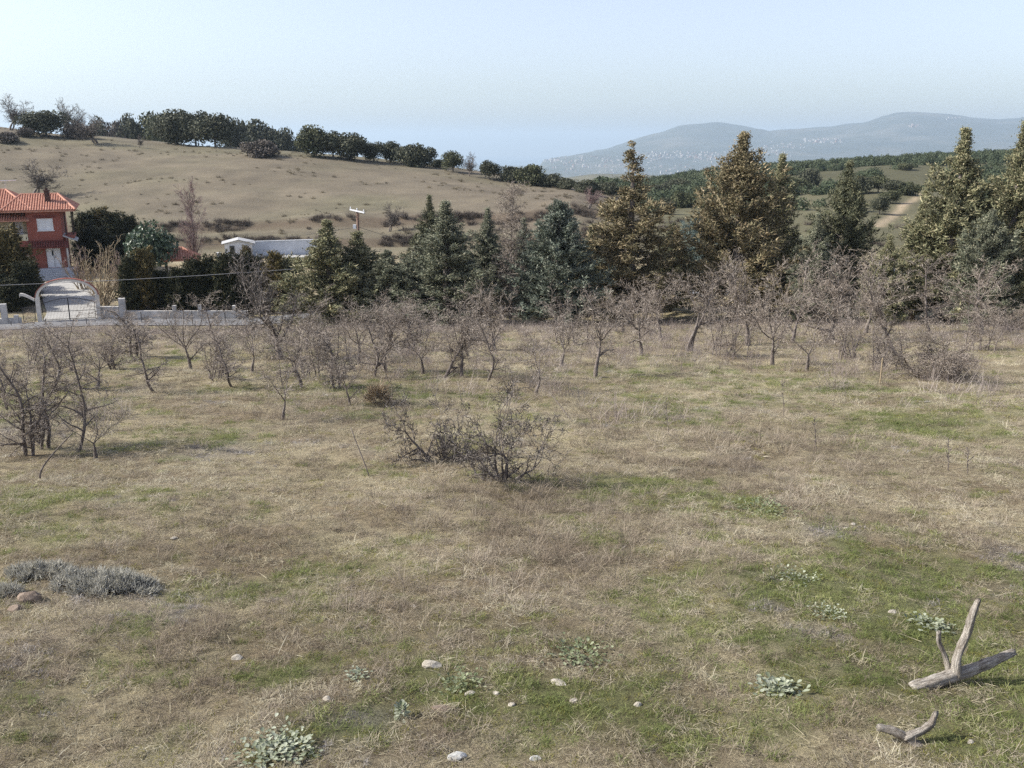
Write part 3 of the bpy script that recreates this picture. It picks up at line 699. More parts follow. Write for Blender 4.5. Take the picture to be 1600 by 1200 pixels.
# side terrace on the right
for (x,y) in ((.35,.4),(1.0,.6),(1.0,3.2)): MB().box(x-.06,x+.06,y-.06,y+.06,4.3,6.75).build('terrace_post', M['dark_wood'], house)
MB().box(.02,1.1,.2,4,3.95,4.25).build('terrace_floor', M['red_wall'], house)
sr = MB().add([(0.02,-.3,4.3),(1.35,-.3,3.75),(1.35,3,3.75),(.02,3,4.3),(0.02,-.3,4.2),(1.35,-.3,3.65),(1.35,3,3.65),(.02,3,4.2)],[(0,1,2,3),(7,6,5,4),(0,4,5,1),(1,5,6,2),(2,6,7,3),(3,7,4,0)])
sr.build('side_roof', M['tile_grey'], house)
MB().box(.25,.42,-.9,-.73,1.0,3.15).build('porch_column', M['white_wall'], house)
MB().box(-3.2,1.0,-1.6,-.001,.0,.98).build('porch', M['step'], house)
for i in range(6): MB().box(-2.6,.75,-1.6-.32*(i+1),-1.6-.32*i-.001,-.6,.98-.165*(i+1)).build('step', M['step'], house)
MB().box(-4.5,-2.65,-2.4,-1.62,-.4,.75).build('stair_wall', M['red_wall'], house)
an = MB().tube([(-5.2,5,8.6),(-5.2,5,9.75)],.02,4).tube([(-6.1,5,9.7),(-4.1,5.1,9.75)],.045,5)
an.build('antenna', M['shutter'], house)

# garden gate arch
gate = hframe('garden_gate', Vector((GA.x,GA.y,-13.56)), math.radians(18), 'white arched gateway with red coping and black iron gates, before the red house', 'gate')
gw = 4.3
MB().box(-.15,.15,-.15,.15,-.5,1.98).build('gate_post', M['cream_paint'], gate); MB().box(gw-.15,gw+.15,-.15,.15,-.5,1.98).build('gate_post', M['cream_paint'], gate)
arc = MB(); cap = MB(); N_ = 26; prev = None
for i in range(N_+1):
    a = math.pi*i/N_; cx_ = gw/2; rx_ = gw/2; rz_ = 1.28
    po = [(cx_-math.cos(a)*(rx_+dr_), y_, 1.93+math.sin(a)*(rz_+dr_)) for dr_ in (-.10,.10) for y_ in (-.13,.13)]
    pc = [(cx_-math.cos(a)*(rx_+dr_), y_, 1.93+math.sin(a)*(rz_+dr_)) for dr_ in (.102,.15) for y_ in (-.17,.17)]
    if prev:
        for (mb_, p0, p1) in ((arc,prev[0],po),(cap,prev[1],pc)):
            mb_.add(p0+p1, [(0,4,5,1),(2,3,7,6),(0,2,6,4),(1,5,7,3)])
    prev = (po,pc)
arc.build('arch', M['cream_paint'], gate); cap.build('arch_coping', M['red_wall'], gate)
for side in (0,1):                                   # two leaves of bars
    lf = MB(); x0 = .25 if side == 0 else gw/2+.02; x1 = gw/2-.02 if side == 0 else gw-.25
    top = lambda x: 1.42+.5*math.sin(math.pi*(x-.25)/(gw-.5))*.75
    lf.tube([(x0,.0,.12),(x1,.0,.12)],.03,4); lf.tube([(x0,0,.75),(x1,0,.75)],.025,4)
    lf.tube([(x0+(x1-x0)*k/8,0,top(x0+(x1-x0)*k/8)) for k in range(9)],.035,4)
    lf.tube([(x0,0,.02),(x0,0,top(x0))],.035,4); lf.tube([(x1,0,.02),(x1,0,top(x1))],.035,4)
    fr_ = lf.build('gate_leaf', M['iron'], gate)
    bars = MB()
    for k in range(1,18):
        x = x0+(x1-x0)*k/18; bars.tube([(x,0,.12),(x,0,top(x))],.011,4)
    bb = bars.build('bars', M['iron'], fr_); bb['kind'] = 'stuff'
# small side arch and wicket
sa = MB(); prev = None
for i in range(13):
    a = math.pi*.5*i/12
    po = [(-.22-1.0*math.sin(a)*(1)+0*dr_, y_, 1.6+.62*math.sin(math.pi*i/12*.62+.25)+dr_) for dr_ in (-.1,.1) for y_ in (-.14,.14)]
    if prev: sa.add(prev+po, [(0,4,5,1),(2,3,7,6),(0,2,6,4),(1,5,7,3)])
    prev = po
sa.build('side_arch', M['cream_paint'], gate)
wk = MB().tube([(-1.15,0,.1),(-.3,0,.1)],.03,4).tube([(-1.15,0,1.15),(-.3,0,1.15)],.03,4).tube([(-1.15,0,.0),(-1.15,0,1.2)],.035,4).tube([(-.3,0,.0),(-.3,0,1.2)],.035,4)
for k in range(1,9): wk.tube([(-1.15+.85*k/9,0,.1),(-1.15+.85*k/9,0,1.15)],.01,4)
wk.build('wicket', M['iron'], gate)
# garden walls with their pillars
def wall_run(p0, p1, h0, th, mat, label, pillars, pil_mat):
    p0 = Vector(p0); p1 = Vector(p1); d = p1-p0; L = math.hypot(d.x,d.y); ang = math.atan2(d.y,d.x)
    o = tag(empty('garden_wall', p0, ang), label, 'wall'); sl = d.z/L; m_ = MB(); n_ = 10
    for i in range(n_):
        a, b_ = L*i/n_, L*(i+1)/n_; 
        m_.add([(a,-th/2,a*sl-.6),(b_,-th/2,b_*sl-.6),(b_,th/2,b_*sl-.6),(a,th/2,a*sl-.6),(a,-th/2,a*sl+h0),(b_,-th/2,b_*sl+h0),(b_,th/2,b_*sl+h0),(a,th/2,a*sl+h0)],
               [(4,5,6,7),(0,1,5,4),(2,3,7,6)]+([(3,0,4,7)] if i==0 else [])+([(1,2,6,5)] if i==n_-1 else []))
    m_.build('wall_face', mat, o)
    for (a,hh,ww) in pillars: MB().box(a-ww/2,a+ww/2,-th/2-.06,th/2+.06,a*sl-.6,a*sl+hh).build('pillar', pil_mat, o)
    return o
g2 = P(150,497.5,73.5); g2.z = -13.56
gl = Vector((GA.x,GA.y,-13.56))-gate_d*1.3
wall_run(gl-gate_d*9, gl, .42, .25, M['white_wall'], 'low white garden wall with one pillar, left of the arched gate', [(9-.35,.62,.3),(9-1.15,1.55,.42)], M['white_wall'])
g3 = P(388,497,75.6)
wall_run(g2+gate_d*.3, P(187,496.8,74.0), .95, .3, M['white_wall'], 'short rough white wall between the arched gate and a pillar', [(1.75,1.6,.5)], M['white_wall'])
wall_run(P(190,497.5,74.05)+Vector((.15,.05,0)), g3, .62, .25, M['white_wall'], 'long low white wall in front of the dark hedge', [(4.0,1.05,.3),(6.0,1.12,.26),(8.7,1.05,.26)], M['white_wall'])
# garden pavilion
pv0 = P(285,425,92); pv0.z = Hs(pv0.x,92)
pav = hframe('garden_pavilion', pv0, math.radians(18), 'small garden pavilion with terracotta hip roof behind the hedge', 'pavilion')
zt_ = top_height(pv0,403); zr_ = top_height(pv0,389.5)
hip_roof('pavilion_roof', pav, -1.75,1.75,-1.6,1.6,zt_,zr_+.1,1.55,M['tile'])
for x in (-1.45,1.45):
    for y in (-1.3,1.3): MB().box(x-.07,x+.07,y-.07,y+.07,-.3,zt_-.16).build('post', M['dark_wood'], pav)
MB().box(-1.4,1.4,-1.34,-1.26,.75,.9).build('rail', M['dark_wood'], pav)
tb = MB().box(-.7,.7,-.4,.4,.7,.76).box(-.05,.05,-.05,.05,-.2,.7); tb.build('bench_table', M['white_paint'], pav)
# white prefab shed and the long wall
sh0 = P(374,404,112); sh0.z = Hs(sh0.x,112)
shed = hframe('prefab_shed', sh0, math.radians(16), 'small white prefab shed with gabled roof and two windows, beyond the garden', 'shed')
he = top_height(sh0,380); hr = top_height(sh0,375); hw_ = 1.6
m_ = MB().add([(-hw_,0,-.4),(hw_,0,-.4),(hw_,0,he),(0,0,hr-.05),(-hw_,0,he),(-hw_,3,-.4),(hw_,3,-.4),(hw_,3,he),(0,3,hr-.05),(-hw_,3,he)],[(0,1,2,3,4),(9,8,7,6,5),(1,6,7,2),(5,0,4,9)])
m_.build('shed_wall', M['white_paint'], shed)
for s in (-1,1):
    MB().add([(0,-.25,hr),(s*1.95,-.25,he-.1),(s*1.95,3.2,he-.1),(0,3.2,hr),(0,-.25,hr+.06),(s*1.95,-.25,he-.04),(s*1.95,3.2,he-.04),(0,3.2,hr+.06)],[(0,1,2,3),(7,6,5,4),(0,4,5,1),(1,5,6,2),(2,6,7,3),(3,7,4,0)]).build('roof_slope', M['tile_grey'], shed)
for x in (-.75,.75):
    f_ = MB().box(x-.32,x+.32,-.05,-.002,he-1.35,he-.25).build('window', M['steel'], shed); MB().box(x-.25,x+.25,-.07,-.051,he-1.28,he-.32).build('pane', M['glass'], f_)
MB().box(-.28,.28,-.05,-.002,-.1,he-.3).build('shed_door', M['shutter'], shed)
lw0 = P(393,394,114.8); lw0.z = Hs(lw0.x,lw0.y); lw1 = P(520,391,118); lw1.z = Hs(lw1.x,118)
d = lw1-lw0; LL = math.hypot(d.x,d.y); lw = tag(empty('long_white_wall', lw0, math.atan2(d.y,d.x)), 'long pale bluish-white wall beside the prefab shed', 'wall')
MB().box(0,LL,0,.25,-.6,1.78).build('wall_face', M['grey_wall'], lw); MB().box(-.03,LL,-.05,.3,1.781,1.85).build('wall_coping', M['grey_wall'], lw)
st0 = P(345,404,111); st0.z = Hs(st0.x,111)
stb = tag(empty('white_stub_wall', st0, .3), 'short stepped white masonry stub left of the prefab shed', 'wall')
MB().box(-.45,.1,0,.4,-.4,.9).build('wall_block', M['white_paint'], stb); MB().box(.101,.55,0,.4,-.4,.5).build('wall_block', M['white_paint'], stb)

# utility pole with its crossarm, and cables
pb = P(562,418,82.0); pb.z = Hs(pb.x,82.0)
pole = tag(empty('utility_pole', pb, 0), 'wooden utility pole with pale crossarm above the conifers', 'pole')
hp = top_height(pb,330)
MB().tube([(0,0,-.5),(0,0,hp*.5),(0,0,hp)],[.16,.14,.11],8).build('pole_shaft', M['pole_wood'], pole)
ax = Vector((.97,-.35,-.18)).normalized()
a0 = Vector((0,-.14,hp+.02))-ax*.72; a1 = Vector((0,-.14,hp+.02))+ax*.72
ca = MB().tube([a0,a1],.085,4).build('crossarm', M['shutter'], pole)
br = MB().tube([(0,-.1,hp-.75),a0.lerp(a1,.28)],.025,4).tube([(0,-.1,hp-.75),a0.lerp(a1,.72)],.025,4).build('brace', M['pole_wood'], pole)
for f_ in (.05,.5,.95):
    q = a0.lerp(a1,f_); MB().tube([q+Vector((0,0,.08)),q+Vector((0,0,.15)),q+Vector((0,0,.2)),q+Vector((0,0,.26))],[.03,.06,.045,.02],6).build('insulator', M['shutter'], pole)
MB().box(-.42,-.16,-.1,.1,hp-1.5,hp-1.15).build('junction_box', M['shutter'], pole)
def cable(name, a, b_, sag, r, mat, label):
    pts = [];
    for i in range(33):
        f = i/32; q = Vector(a).lerp(Vector(b_),f); q.z -= sag*4*f*(1-f); pts.append(q)
    return tag(MB().tube(pts,r,5).build(name, mat), label, 'cable')
wp = pb+Vector((0,0,hp-1.35))
cable('cable', P(-420,455,64), P(640,405,79), .55, .02, M['wire'], 'pale cable sagging across the hedge and the garden gate')
cable('cable', wp, P(180,388,101), .5, .016, M['wire_dark'], 'dark cable from the utility pole left over the long wall')
cable('cable', wp, P(745,405,80), .15, .018, M['wire_dark'], 'dark cable from the utility pole down right behind conifers')

# posts
def post(name, u, v, vtop, r, mat, label, y=None, lean=0, cat='post', cap_=True):
    b_ = hit(u,v) if y is None else P(u,v,y)
    if y is not None: b_.z = Hs(b_.x,y)
    h = top_height(b_,vtop)
    o = tag(empty(name, b_, 0), label, cat)
    MB().tube([(0,0,-.2),(lean*h*.5,0,h*.5),(lean*h,0,h)],[r*1.05,r,r*.95],7).build('post_shaft', mat, o)
    if cap_: MB().tube([(lean*h,0,h),(lean*h,0,h+r*.8)],[r*1.15,r*.7],7).build('post_cap', mat, o)
    return o
post('white_post',1393,466,413,.05,M['white_paint'],'thin white post standing by the bare dirt patch among conifers',y=64,lean=0)
post('stake',1375,600,560,.022,M['twig_gold'],'pale wooden stake in dry grass before the brush pile')
for (u,v,vt,lb) in ((74,522,499,'iron fence post before the left leaf of the arched gate'),(137,519,497,'iron fence post before the right gatepost of the arch'),
    (301,503,486,'thin iron fence post before the low wall, second from the big bare tree'),(352,502,485,'thin iron fence post before the low wall, nearest the big bare tree'),
    (222,508,488,'thin iron fence post right of the wall pillar'),(20,526,503,'thin iron fence post at the left edge by the road')):
    post('fence_post',u,v,vt,.03,M['iron'],lb,y=70.2 if u<160 else 71.5)

# ------------------------------------------------------------------ conifers
cyp = [cypress(101,12,3.3,250,12,13), cypress(102,12,3.2,230,12,13,prof=1.05,lump=.5), cypress(103,12,3.1,210,11,13,sparse_top=.33,prof=.7,asc=.2,lump=.5,spl=.27),
       cypress(104,12,3.4,270,12,13,prof=.95,asc=.75,lump=.35), cypress(105,9,3.0,220,11,13,prof=.7,asc=.5), cypress(106,8,2.6,200,11,13,prof=.9,asc=.25,lump=.45)]
con = [ # u, base v, top v, half width px, depth, variant, material, label, lean
 (512,500,345,58,72,5,'con_olive','olive-brown conifer nearest the long white wall, leftmost of the row'),
 (560,497,363,52,73,5,'con_olive','dark olive conifer just below the utility pole'),
 (606,496,392,38,71,4,'con_grey','short grey-green conifer right of the utility pole'),
 (643,495,400,38,75,4,'con_grey','low grey-green conifer left of the broad grey-green one'),
 (818,492,342,40,78,1,'con_grey','grey-green conifer between the larch and the blue-green conifer'),
 (926,490,352,38,77,5,'con_olive','low olive conifer between the blue-green and the ragged-topped one'),
 (672,492,306,40,80,1,'con_dark','slim dark green conifer tip behind the big grey-green conifer'),
 (697,497,316,66,70,0,'con_grey','broad grey-green conifer right of the utility pole'),
 (762,490,326,40,76,1,'con_grey','narrow grey-green conifer left of the leafless grey larch'),
 (873,494,315,60,68,4,'con_blue','rounded blue-green conifer with forked trunk in mid row'),
 (988,492,222,74,70,2,'con_gold','tall olive-brown conifer with thin ragged top, middle of row'),
 (1050,486,350,34,76,4,'con_dark','low dark conifer between the ragged-topped and the golden conifer'),
 (1092,478,330,34,92,4,'con_silver','silvery blue conifer peeking left of the golden conifer'),
 (1158,486,207,84,70,3,'con_gold','big golden-brown conifer with the sharpest tall tip'),
 (1218,484,243,52,75,0,'con_olive','olive conifer leaning on the right of the golden conifer'),
 (1275,482,335,42,66,1,'con_grey','low conifer left of the dark round conifer'),
 (1322,482,252,56,72,3,'con_dark','dark green conical conifer standing before the scrub hillside'),
 (1388,476,368,36,64,5,'con_olive','small olive conifer just left of the dirt track'),
 (1440,476,300,44,68,1,'con_olive','medium olive conifer beside the dirt track'),
 (1500,478,203,78,66,0,'con_olive','tall broad olive conifer, second from the right edge'),
 (1592,478,190,74,64,1,'con_olive','tall conifer cut by the right edge of the picture'),
 (1545,478,330,50,62,4,'con_grey','low conifer filling between the two tall right-hand conifers'),
]
for i,(u,v,vt,hw,y,k,mt,lb) in enumerate(con):
    place_leafy('conifer', cyp[k], u, v, vt, hw*(1.3 if u > 950 else 1.45), lb, 'conifer', 'row of conifers beyond the orchard', rz=i*1.7, mat=mt, y=y)
# grey leafless larch in the row
larch = bare_tree(301, [(0,0,(0,0,1),10,.12)], maxlev=3, mats=('bark','twig'), kids=[95,9,4], bare=.12, step=[.3,.22,.16,.12], wob=[.03,.12,.3,.3], up=[.05,.03,.0,.0], limb=1.7, ang=(60,85), rk=.35, taper=.9, fork=0, rmin=.008)
place_bare('larch', larch, 797, 492, 292, 'grey leafless larch with dense fine twigs in the conifer row', 'tree', 'row of conifers beyond the orchard', base=Vector((P(797,492,69).x,69,Hs(P(797,492,69).x,69))))

# hedge, garden trees
thj = [cypress(201,5,1.3,190,7,8,prof=.42,asc=1.0,lump=.18,low=.0,spl=.26,spr=.05), cypress(202,5,1.4,190,7,8,prof=.5,asc=.9,lump=.25,low=.0,spl=.26,spr=.05)]
hed = [(203,408,19,'thuja','dark hedge cypress nearest the golden bare shrub'),(226,396,22,'thuja_gold','tallest bronze hedge cypress, below the glossy-leaved tree'),(252,428,20,'thuja','dark hedge cypress left of the pavilion, low clipped top'),
 (277,424,20,'thuja','dark hedge cypress directly below the pavilion roof'),(302,412,20,'thuja','dark hedge cypress right of the pavilion posts'),(328,407,21,'thuja','dark hedge cypress below the bare poplar, right side'),
 (353,404,22,'thuja','dark hedge cypress in front of the prefab shed'),(378,404,20,'thuja','dark hedge cypress under the right end of the shed'),(402,408,20,'thuja','dark hedge cypress behind the big bare tree'),(430,402,22,'thuja_gold','round-topped bronze hedge cypress below the long wall'),(455,410,22,'con_olive','last olive hedge cypress before the conifer row')]
for i,(u,vt,hw,mt,lb) in enumerate(hed):
    place_leafy('hedge_cypress', thj[i%2], u, 492, vt, hw, lb, 'hedge tree', 'cypress hedge behind the low white wall', rz=i*2.1, mat=mt, y=78+(i%3)*.5)
for i,(u,vt,hw,y,mt,lb) in enumerate([(12,368,36,82,'thuja_gold','large egg-shaped bronze cypress at left edge before the house'),(36,415,22,80,'thuja','dark cypress in front of the lower white shutter'),(-14,425,26,78,'thuja','dark low cypress at the left edge behind the wall'),(14,440,24,77,'thuja','squat dark cypress behind the left wall pillar'),(44,408,18,86,'thuja','dark cypress beside the house stairs'),(-6,390,34,88,'thuja','tall dark cypress at the left edge under the balcony'),
   (136,338,20,112,'thuja','dark cypress just right of the house roof corner'),(160,332,22,114,'thuja_gold','tallest cypress of the dark clump behind the house'),(182,338,20,112,'thuja','dark cypress in the middle of the clump behind the house'),(206,342,16,113,'thuja','small pointed dark cypress at the right of the clump behind the house'),(150,362,30,104,'thuja','low broad dark cypress beside the house terrace'),(185,372,26,103,'thuja','low broad dark cypress left of the glossy-leaved tree'),
   (386,386,9,110,'thuja_gold','tiny golden cypress right of the prefab shed')]):
    place_leafy('garden_cypress', thj[i%2], u, 480, vt, hw, lb, 'cypress', 'garden cypresses round the house', rz=i*1.3, mat=mt, y=y)
mag = leafy(401,2.2,2.2,1.9,2.3,16,260,.30,'magnolia')
place_leafy('glossy_tree', mag, 232, 440, 350, 42, 'round dark tree with glossy pale-edged leaves left of the pavilion', 'tree', y=90)
pop = bare_tree(402, [(0,0,(0,0,1),7.2,.12)], maxlev=3, mats=('bark','twig_pink'), kids=[26,10,7], bare=.16, step=[.3,.22,.16,.12], wob=[.03,.10,.2,.3], up=[.05,.09,.07,.03], limb=2.2, ang=(25,45), rk=.5, taper=.9, fork=0, rmin=.007)
place_bare('bare_poplar', pop, 306, 430, 288, 'tall bare reddish poplar rising above the pavilion', 'tree', base=Vector((P(306,430,94).x,94,Hs(P(306,430,94).x,94))))
gold = bare_tree(403, [(R.uniform(-.3,.3),R.uniform(-.3,.3),(R.uniform(-.6,.6),R.uniform(-.6,.6),1),R.uniform(2.2,3.6),.04) for _ in range(16)], maxlev=2, mats=('twig_gold','twig_gold'), kids=[7,5], bare=.2, step=[.25,.2,.15], wob=[.06,.14,.2], up=[.02,.04,.03], limb=1.0, ang=(18,40), rk=.5, taper=.8, fork=0, rmin=.008)
place_bare('bare_shrub', gold, 168, 490, 384, 'golden many-stemmed bare shrub right of the arched gate', 'shrub', base=Vector((P(168,490,79).x,79,Hs(P(168,490,79).x,79))))
place_bare('bare_shrub', gold, 128, 470, 392, 'grey-brown bare shrub beside the house steps', 'shrub', mat='twig_pink', rz=2, base=Vector((P(132,470,88).x,88,Hs(P(132,470,88).x,88))))
place_bare('bare_shrub', gold, 205, 470, 398, 'grey-brown bare shrub under the glossy-leaved tree', 'shrub', mat='twig_pink', rz=4, base=Vector((P(196,470,84).x,84,Hs(P(196,470,84).x,84))))

# ------------------------------------------------------------------ trees on the crest of the field
oaks = [leafy(501,3.6,3.4,2.7,2.3,26,170,.5), leafy(502,3.2,3.4,3.0,2.7,26,170,.5), leafy(503,3.9,3.5,2.3,1.4,24,170,.5,trunk=False), leafy(504,3.0,3.0,2.9,2.4,22,180,.45)]
crest_bare = bare_tree(510, [(0,0,(.05,0,1),2.6,.16),(.2,.1,(.5,.2,1),2.4,.12)], maxlev=3, kids=[6,9,8], step=[.35,.3,.25,.2], limb=2.6, rmin=.014, ang=(25,60), fork=3, mats=('bark','twig_dark'))
CR = [(72,212,170,36,0,'oak','evergreen oak standing apart near the left end of the crest'),(155,208,180,18,3,'oak','dark small oak behind the brown bare tree on the crest'),
 (182,214,184,22,2,'scrub_grey','greyish oak left of the long oak clump on the crest'),(206,212,174,20,1,'oak','round-headed oak rising left of the long clump'),(247,220,170,32,0,'oak_light','lighter oak at the left end of the long clump'),
 (277,226,168,32,1,'oak','tallest oak of the long crest clump'),(306,228,171,32,0,'oak','third oak of the long crest clump'),(337,230,175,32,3,'oak','fourth oak of the long crest clump'),(368,230,179,30,0,'oak','fifth oak of the long crest clump'),
 (408,230,183,34,1,'oak','last big oak at the right end of the long clump'),(444,222,196,18,0,'oak','small flat-topped oak just right of the long clump'),(406,244,217,32,2,'scrub_grey','grey low shrub in front of the long clump, on the field'),
 (467,236,215,16,2,'oak','low bush in the gap between the two oak clumps'),(491,244,193,28,1,'oak_light','tallest oak of the second clump'),(521,247,203,25,3,'oak','middle oak of the second clump'),(549,250,205,28,1,'oak','right oak of the second clump, trunks showing'),
 (584,252,220,20,0,'oak','first small oak right of the second clump'),(610,254,219,20,1,'oak','second small oak right of the second clump'),(640,260,223,29,2,'oak','wide low oak on the falling crest'),(664,262,228,22,0,'oak','low oak at the end of the wide clump'),(686,262,248,14,2,'oak','low scrub below the wide clump'),
 (708,268,234,17,3,'oak_light','single oval tree on the falling crest, left of a bare one'),(764,280,249,17,3,'oak','single dark round tree on the falling crest'),(800,284,258,20,2,'oak','left half of the wide bush by the distant town'),(828,288,255,28,2,'oak_light','wide round bush on the crest by the distant town'),
 (862,293,270,20,2,'oak','low bush right of the wide round crest bush'),(888,296,277,18,2,'oak','low bush at the field end of the crest'),(918,302,279,22,2,'oak','dark bush where the field meets the wooded slope'),(948,304,283,20,2,'oak','last dark bush left of the ragged-topped conifer'),
 (40,214,197,14,2,'scrub_grey','grey scrub below the lone crest oak'),(122,216,192,24,2,'scrub_grey','brownish scrub right of the lone crest oak'),(8,222,205,22,2,'scrub_grey','brown scrub at the left edge of the field')]
for i,(u,v,vt,hw,k,mt,lb) in enumerate(CR):
    place_leafy('crest_oak', oaks[k], u, v, vt, hw*1.08, lb, 'tree', 'trees along the crest of the field', rz=i*1.9, mat=mt, ymin=150, ymax=330)
for i,(u,v,vt,wp_,lb) in enumerate([(15,200,155,24,'bare tree on the skyline at the left edge'),(102,202,161,16,'thin bare tree on the skyline right of the lone oak'),(128,200,170,18,'round bare tree on the skyline behind the bright gap'),(152,224,186,30,'brown bare tree with short trunk at the top of the field'),
    (733,275,243,14,'small bare tree between two round trees on the falling crest'),(218,231,213,6,'tiny bare tree below the long oak clump'),(490,245,222,9,'tiny bare tree at the foot of the second oak clump')]):
    place_bare('crest_bare_tree', crest_bare, u, v, vt, lb, 'tree', 'bare trees along the crest', rz=i*1.1, wpx=wp_, base=hit(u,v,150,236))
place_bare('bare_tree', crest_bare, 52, 312, 257, 'dense bare tree on the field just behind the house roof', 'tree', base=hit(52,306,110), wpx=34)
place_bare('bare_tree', crest_bare, 922, 326, 297, 'small round bare shrub at the right end of the field', 'shrub', base=hit(920,325,110), wpx=18, mat='twig_pink')
place_bare('bare_tree', crest_bare, 608, 365, 322, 'small bare tree on the terrace bank right of the pole', 'tree', base=hit(608,362,105), wpx=18)

# ------------------------------------------------------------------ single bushes on the right-hand hillside
HB = [(1345,302,274,18,'round bush left of the pale hillside road bushes'),(1372,300,272,20,'big round bush below the pale hillside road'),(1398,303,280,20,'dark bush in the middle of the hillside clump'),(1420,305,283,20,'dark bush at the right of the hillside clump'),(1374,335,304,16,'grey-green bush at the foot of the dirt track'),
 (1414,266,254,14,'small bush just under the hillside road'),(1262,290,262,22,'dark bush at the left edge of the open hillside'),(1240,300,275,22,'dark bush below the left edge of the open hillside'),(1030,310,286,22,'grey-green bush right of the ragged-topped conifer'),(1065,325,298,20,'dark bush in the hollow left of the golden conifer'),
 (1060,300,278,24,'olive bush on the wooded slope left of the golden conifer'),(1100,312,288,22,'dark bush low on the slope beside the golden conifer'),(1040,335,308,18,'bush lowest in the hollow beside the ragged conifer'),(1390,318,296,18,'lower bush of the hillside clump'),(1325,330,300,20,'bush behind the dark conical conifer')]
for i,(u,v,vt,hw,lb) in enumerate(HB):
    place_leafy('hillside_bush', oaks[(2,3,0)[i%3]], u, v, vt, hw, lb, 'bush', 'bushes on the right-hand hillside', rz=i*1.4, mat=('oak','oak_light')[i%2], ymin=110, ymax=440)

# ------------------------------------------------------------------ the old orchard: bare wild pears
def st(*a): return list(a)
PV = {
 'spread': bare_tree(601, [(0,0,(.05,.05,1),.95,.075)], fork=4, kids=[2,8,6,3], limb=1.25),
 'spread2': bare_tree(602, [(0,0,(-.12,0,1),.8,.07)], fork=4, kids=[2,8,6,3], limb=1.3),
 'wide': bare_tree(603, [(0,0,(0,.1,1),.7,.085)], fork=5, kids=[3,9,6,3], limb=1.45, up=[.05,.01,.02,.02,.02]),
 'twin': bare_tree(604, [(-.06,0,(.08,0,1),1.15,.06),(.07,0,(.02,.1,1),1.2,.055)], fork=3, kids=[2,8,6,3], limb=1.05),
 'vfork': bare_tree(605, [(0,0,(0,0,1),.7,.06)], fork=3, kids=[0,9,6,3], limb=1.35, up=[.05,.06,.03,.02,.02]),
 'upright': bare_tree(606, [(0,0,(-.1,0,1),2.6,.042)], fork=2, kids=[15,6,5,3], limb=.85, bare=.2, ang=(40,80)),
 'upright2': bare_tree(607, [(0,0,(-.2,.05,1),2.4,.042),(.12,0,(.2,0,1),1.7,.036)], fork=2, kids=[12,6,5,3], limb=.8, bare=.18, ang=(40,80)),
 'bush': bare_tree(608, [(R.uniform(-.2,.2),R.uniform(-.2,.2),(R.uniform(-.7,.7),R.uniform(-.7,.7),1),R.uniform(1.0,1.8),.035) for _ in range(7)], fork=2, kids=[8,7,5,4], limb=.75, bare=.12),
 'bush2': bare_tree(609, [(R.uniform(-.3,.3),R.uniform(-.3,.3),(R.uniform(-.9,.9),R.uniform(-.9,.9),1),R.uniform(.9,1.6),.032) for _ in range(8)], fork=2, kids=[7,7,5,4], limb=.75, bare=.12, mats=('bark','twig')),
 'leaner': bare_tree(610, [(0,0,(.75,.1,.7),1.5,.07)], fork=3, kids=[7,8,6,4], limb=1.0, bare=.3),
 'thicket': bare_tree(611, [(R.uniform(-.7,.7),R.uniform(-.7,.7),(R.uniform(-.3,.3),R.uniform(-.3,.3),1),R.uniform(1.2,2.3),.026) for _ in range(9)], fork=1, kids=[7,5,3], maxlev=3, limb=.7, bare=.15),
}
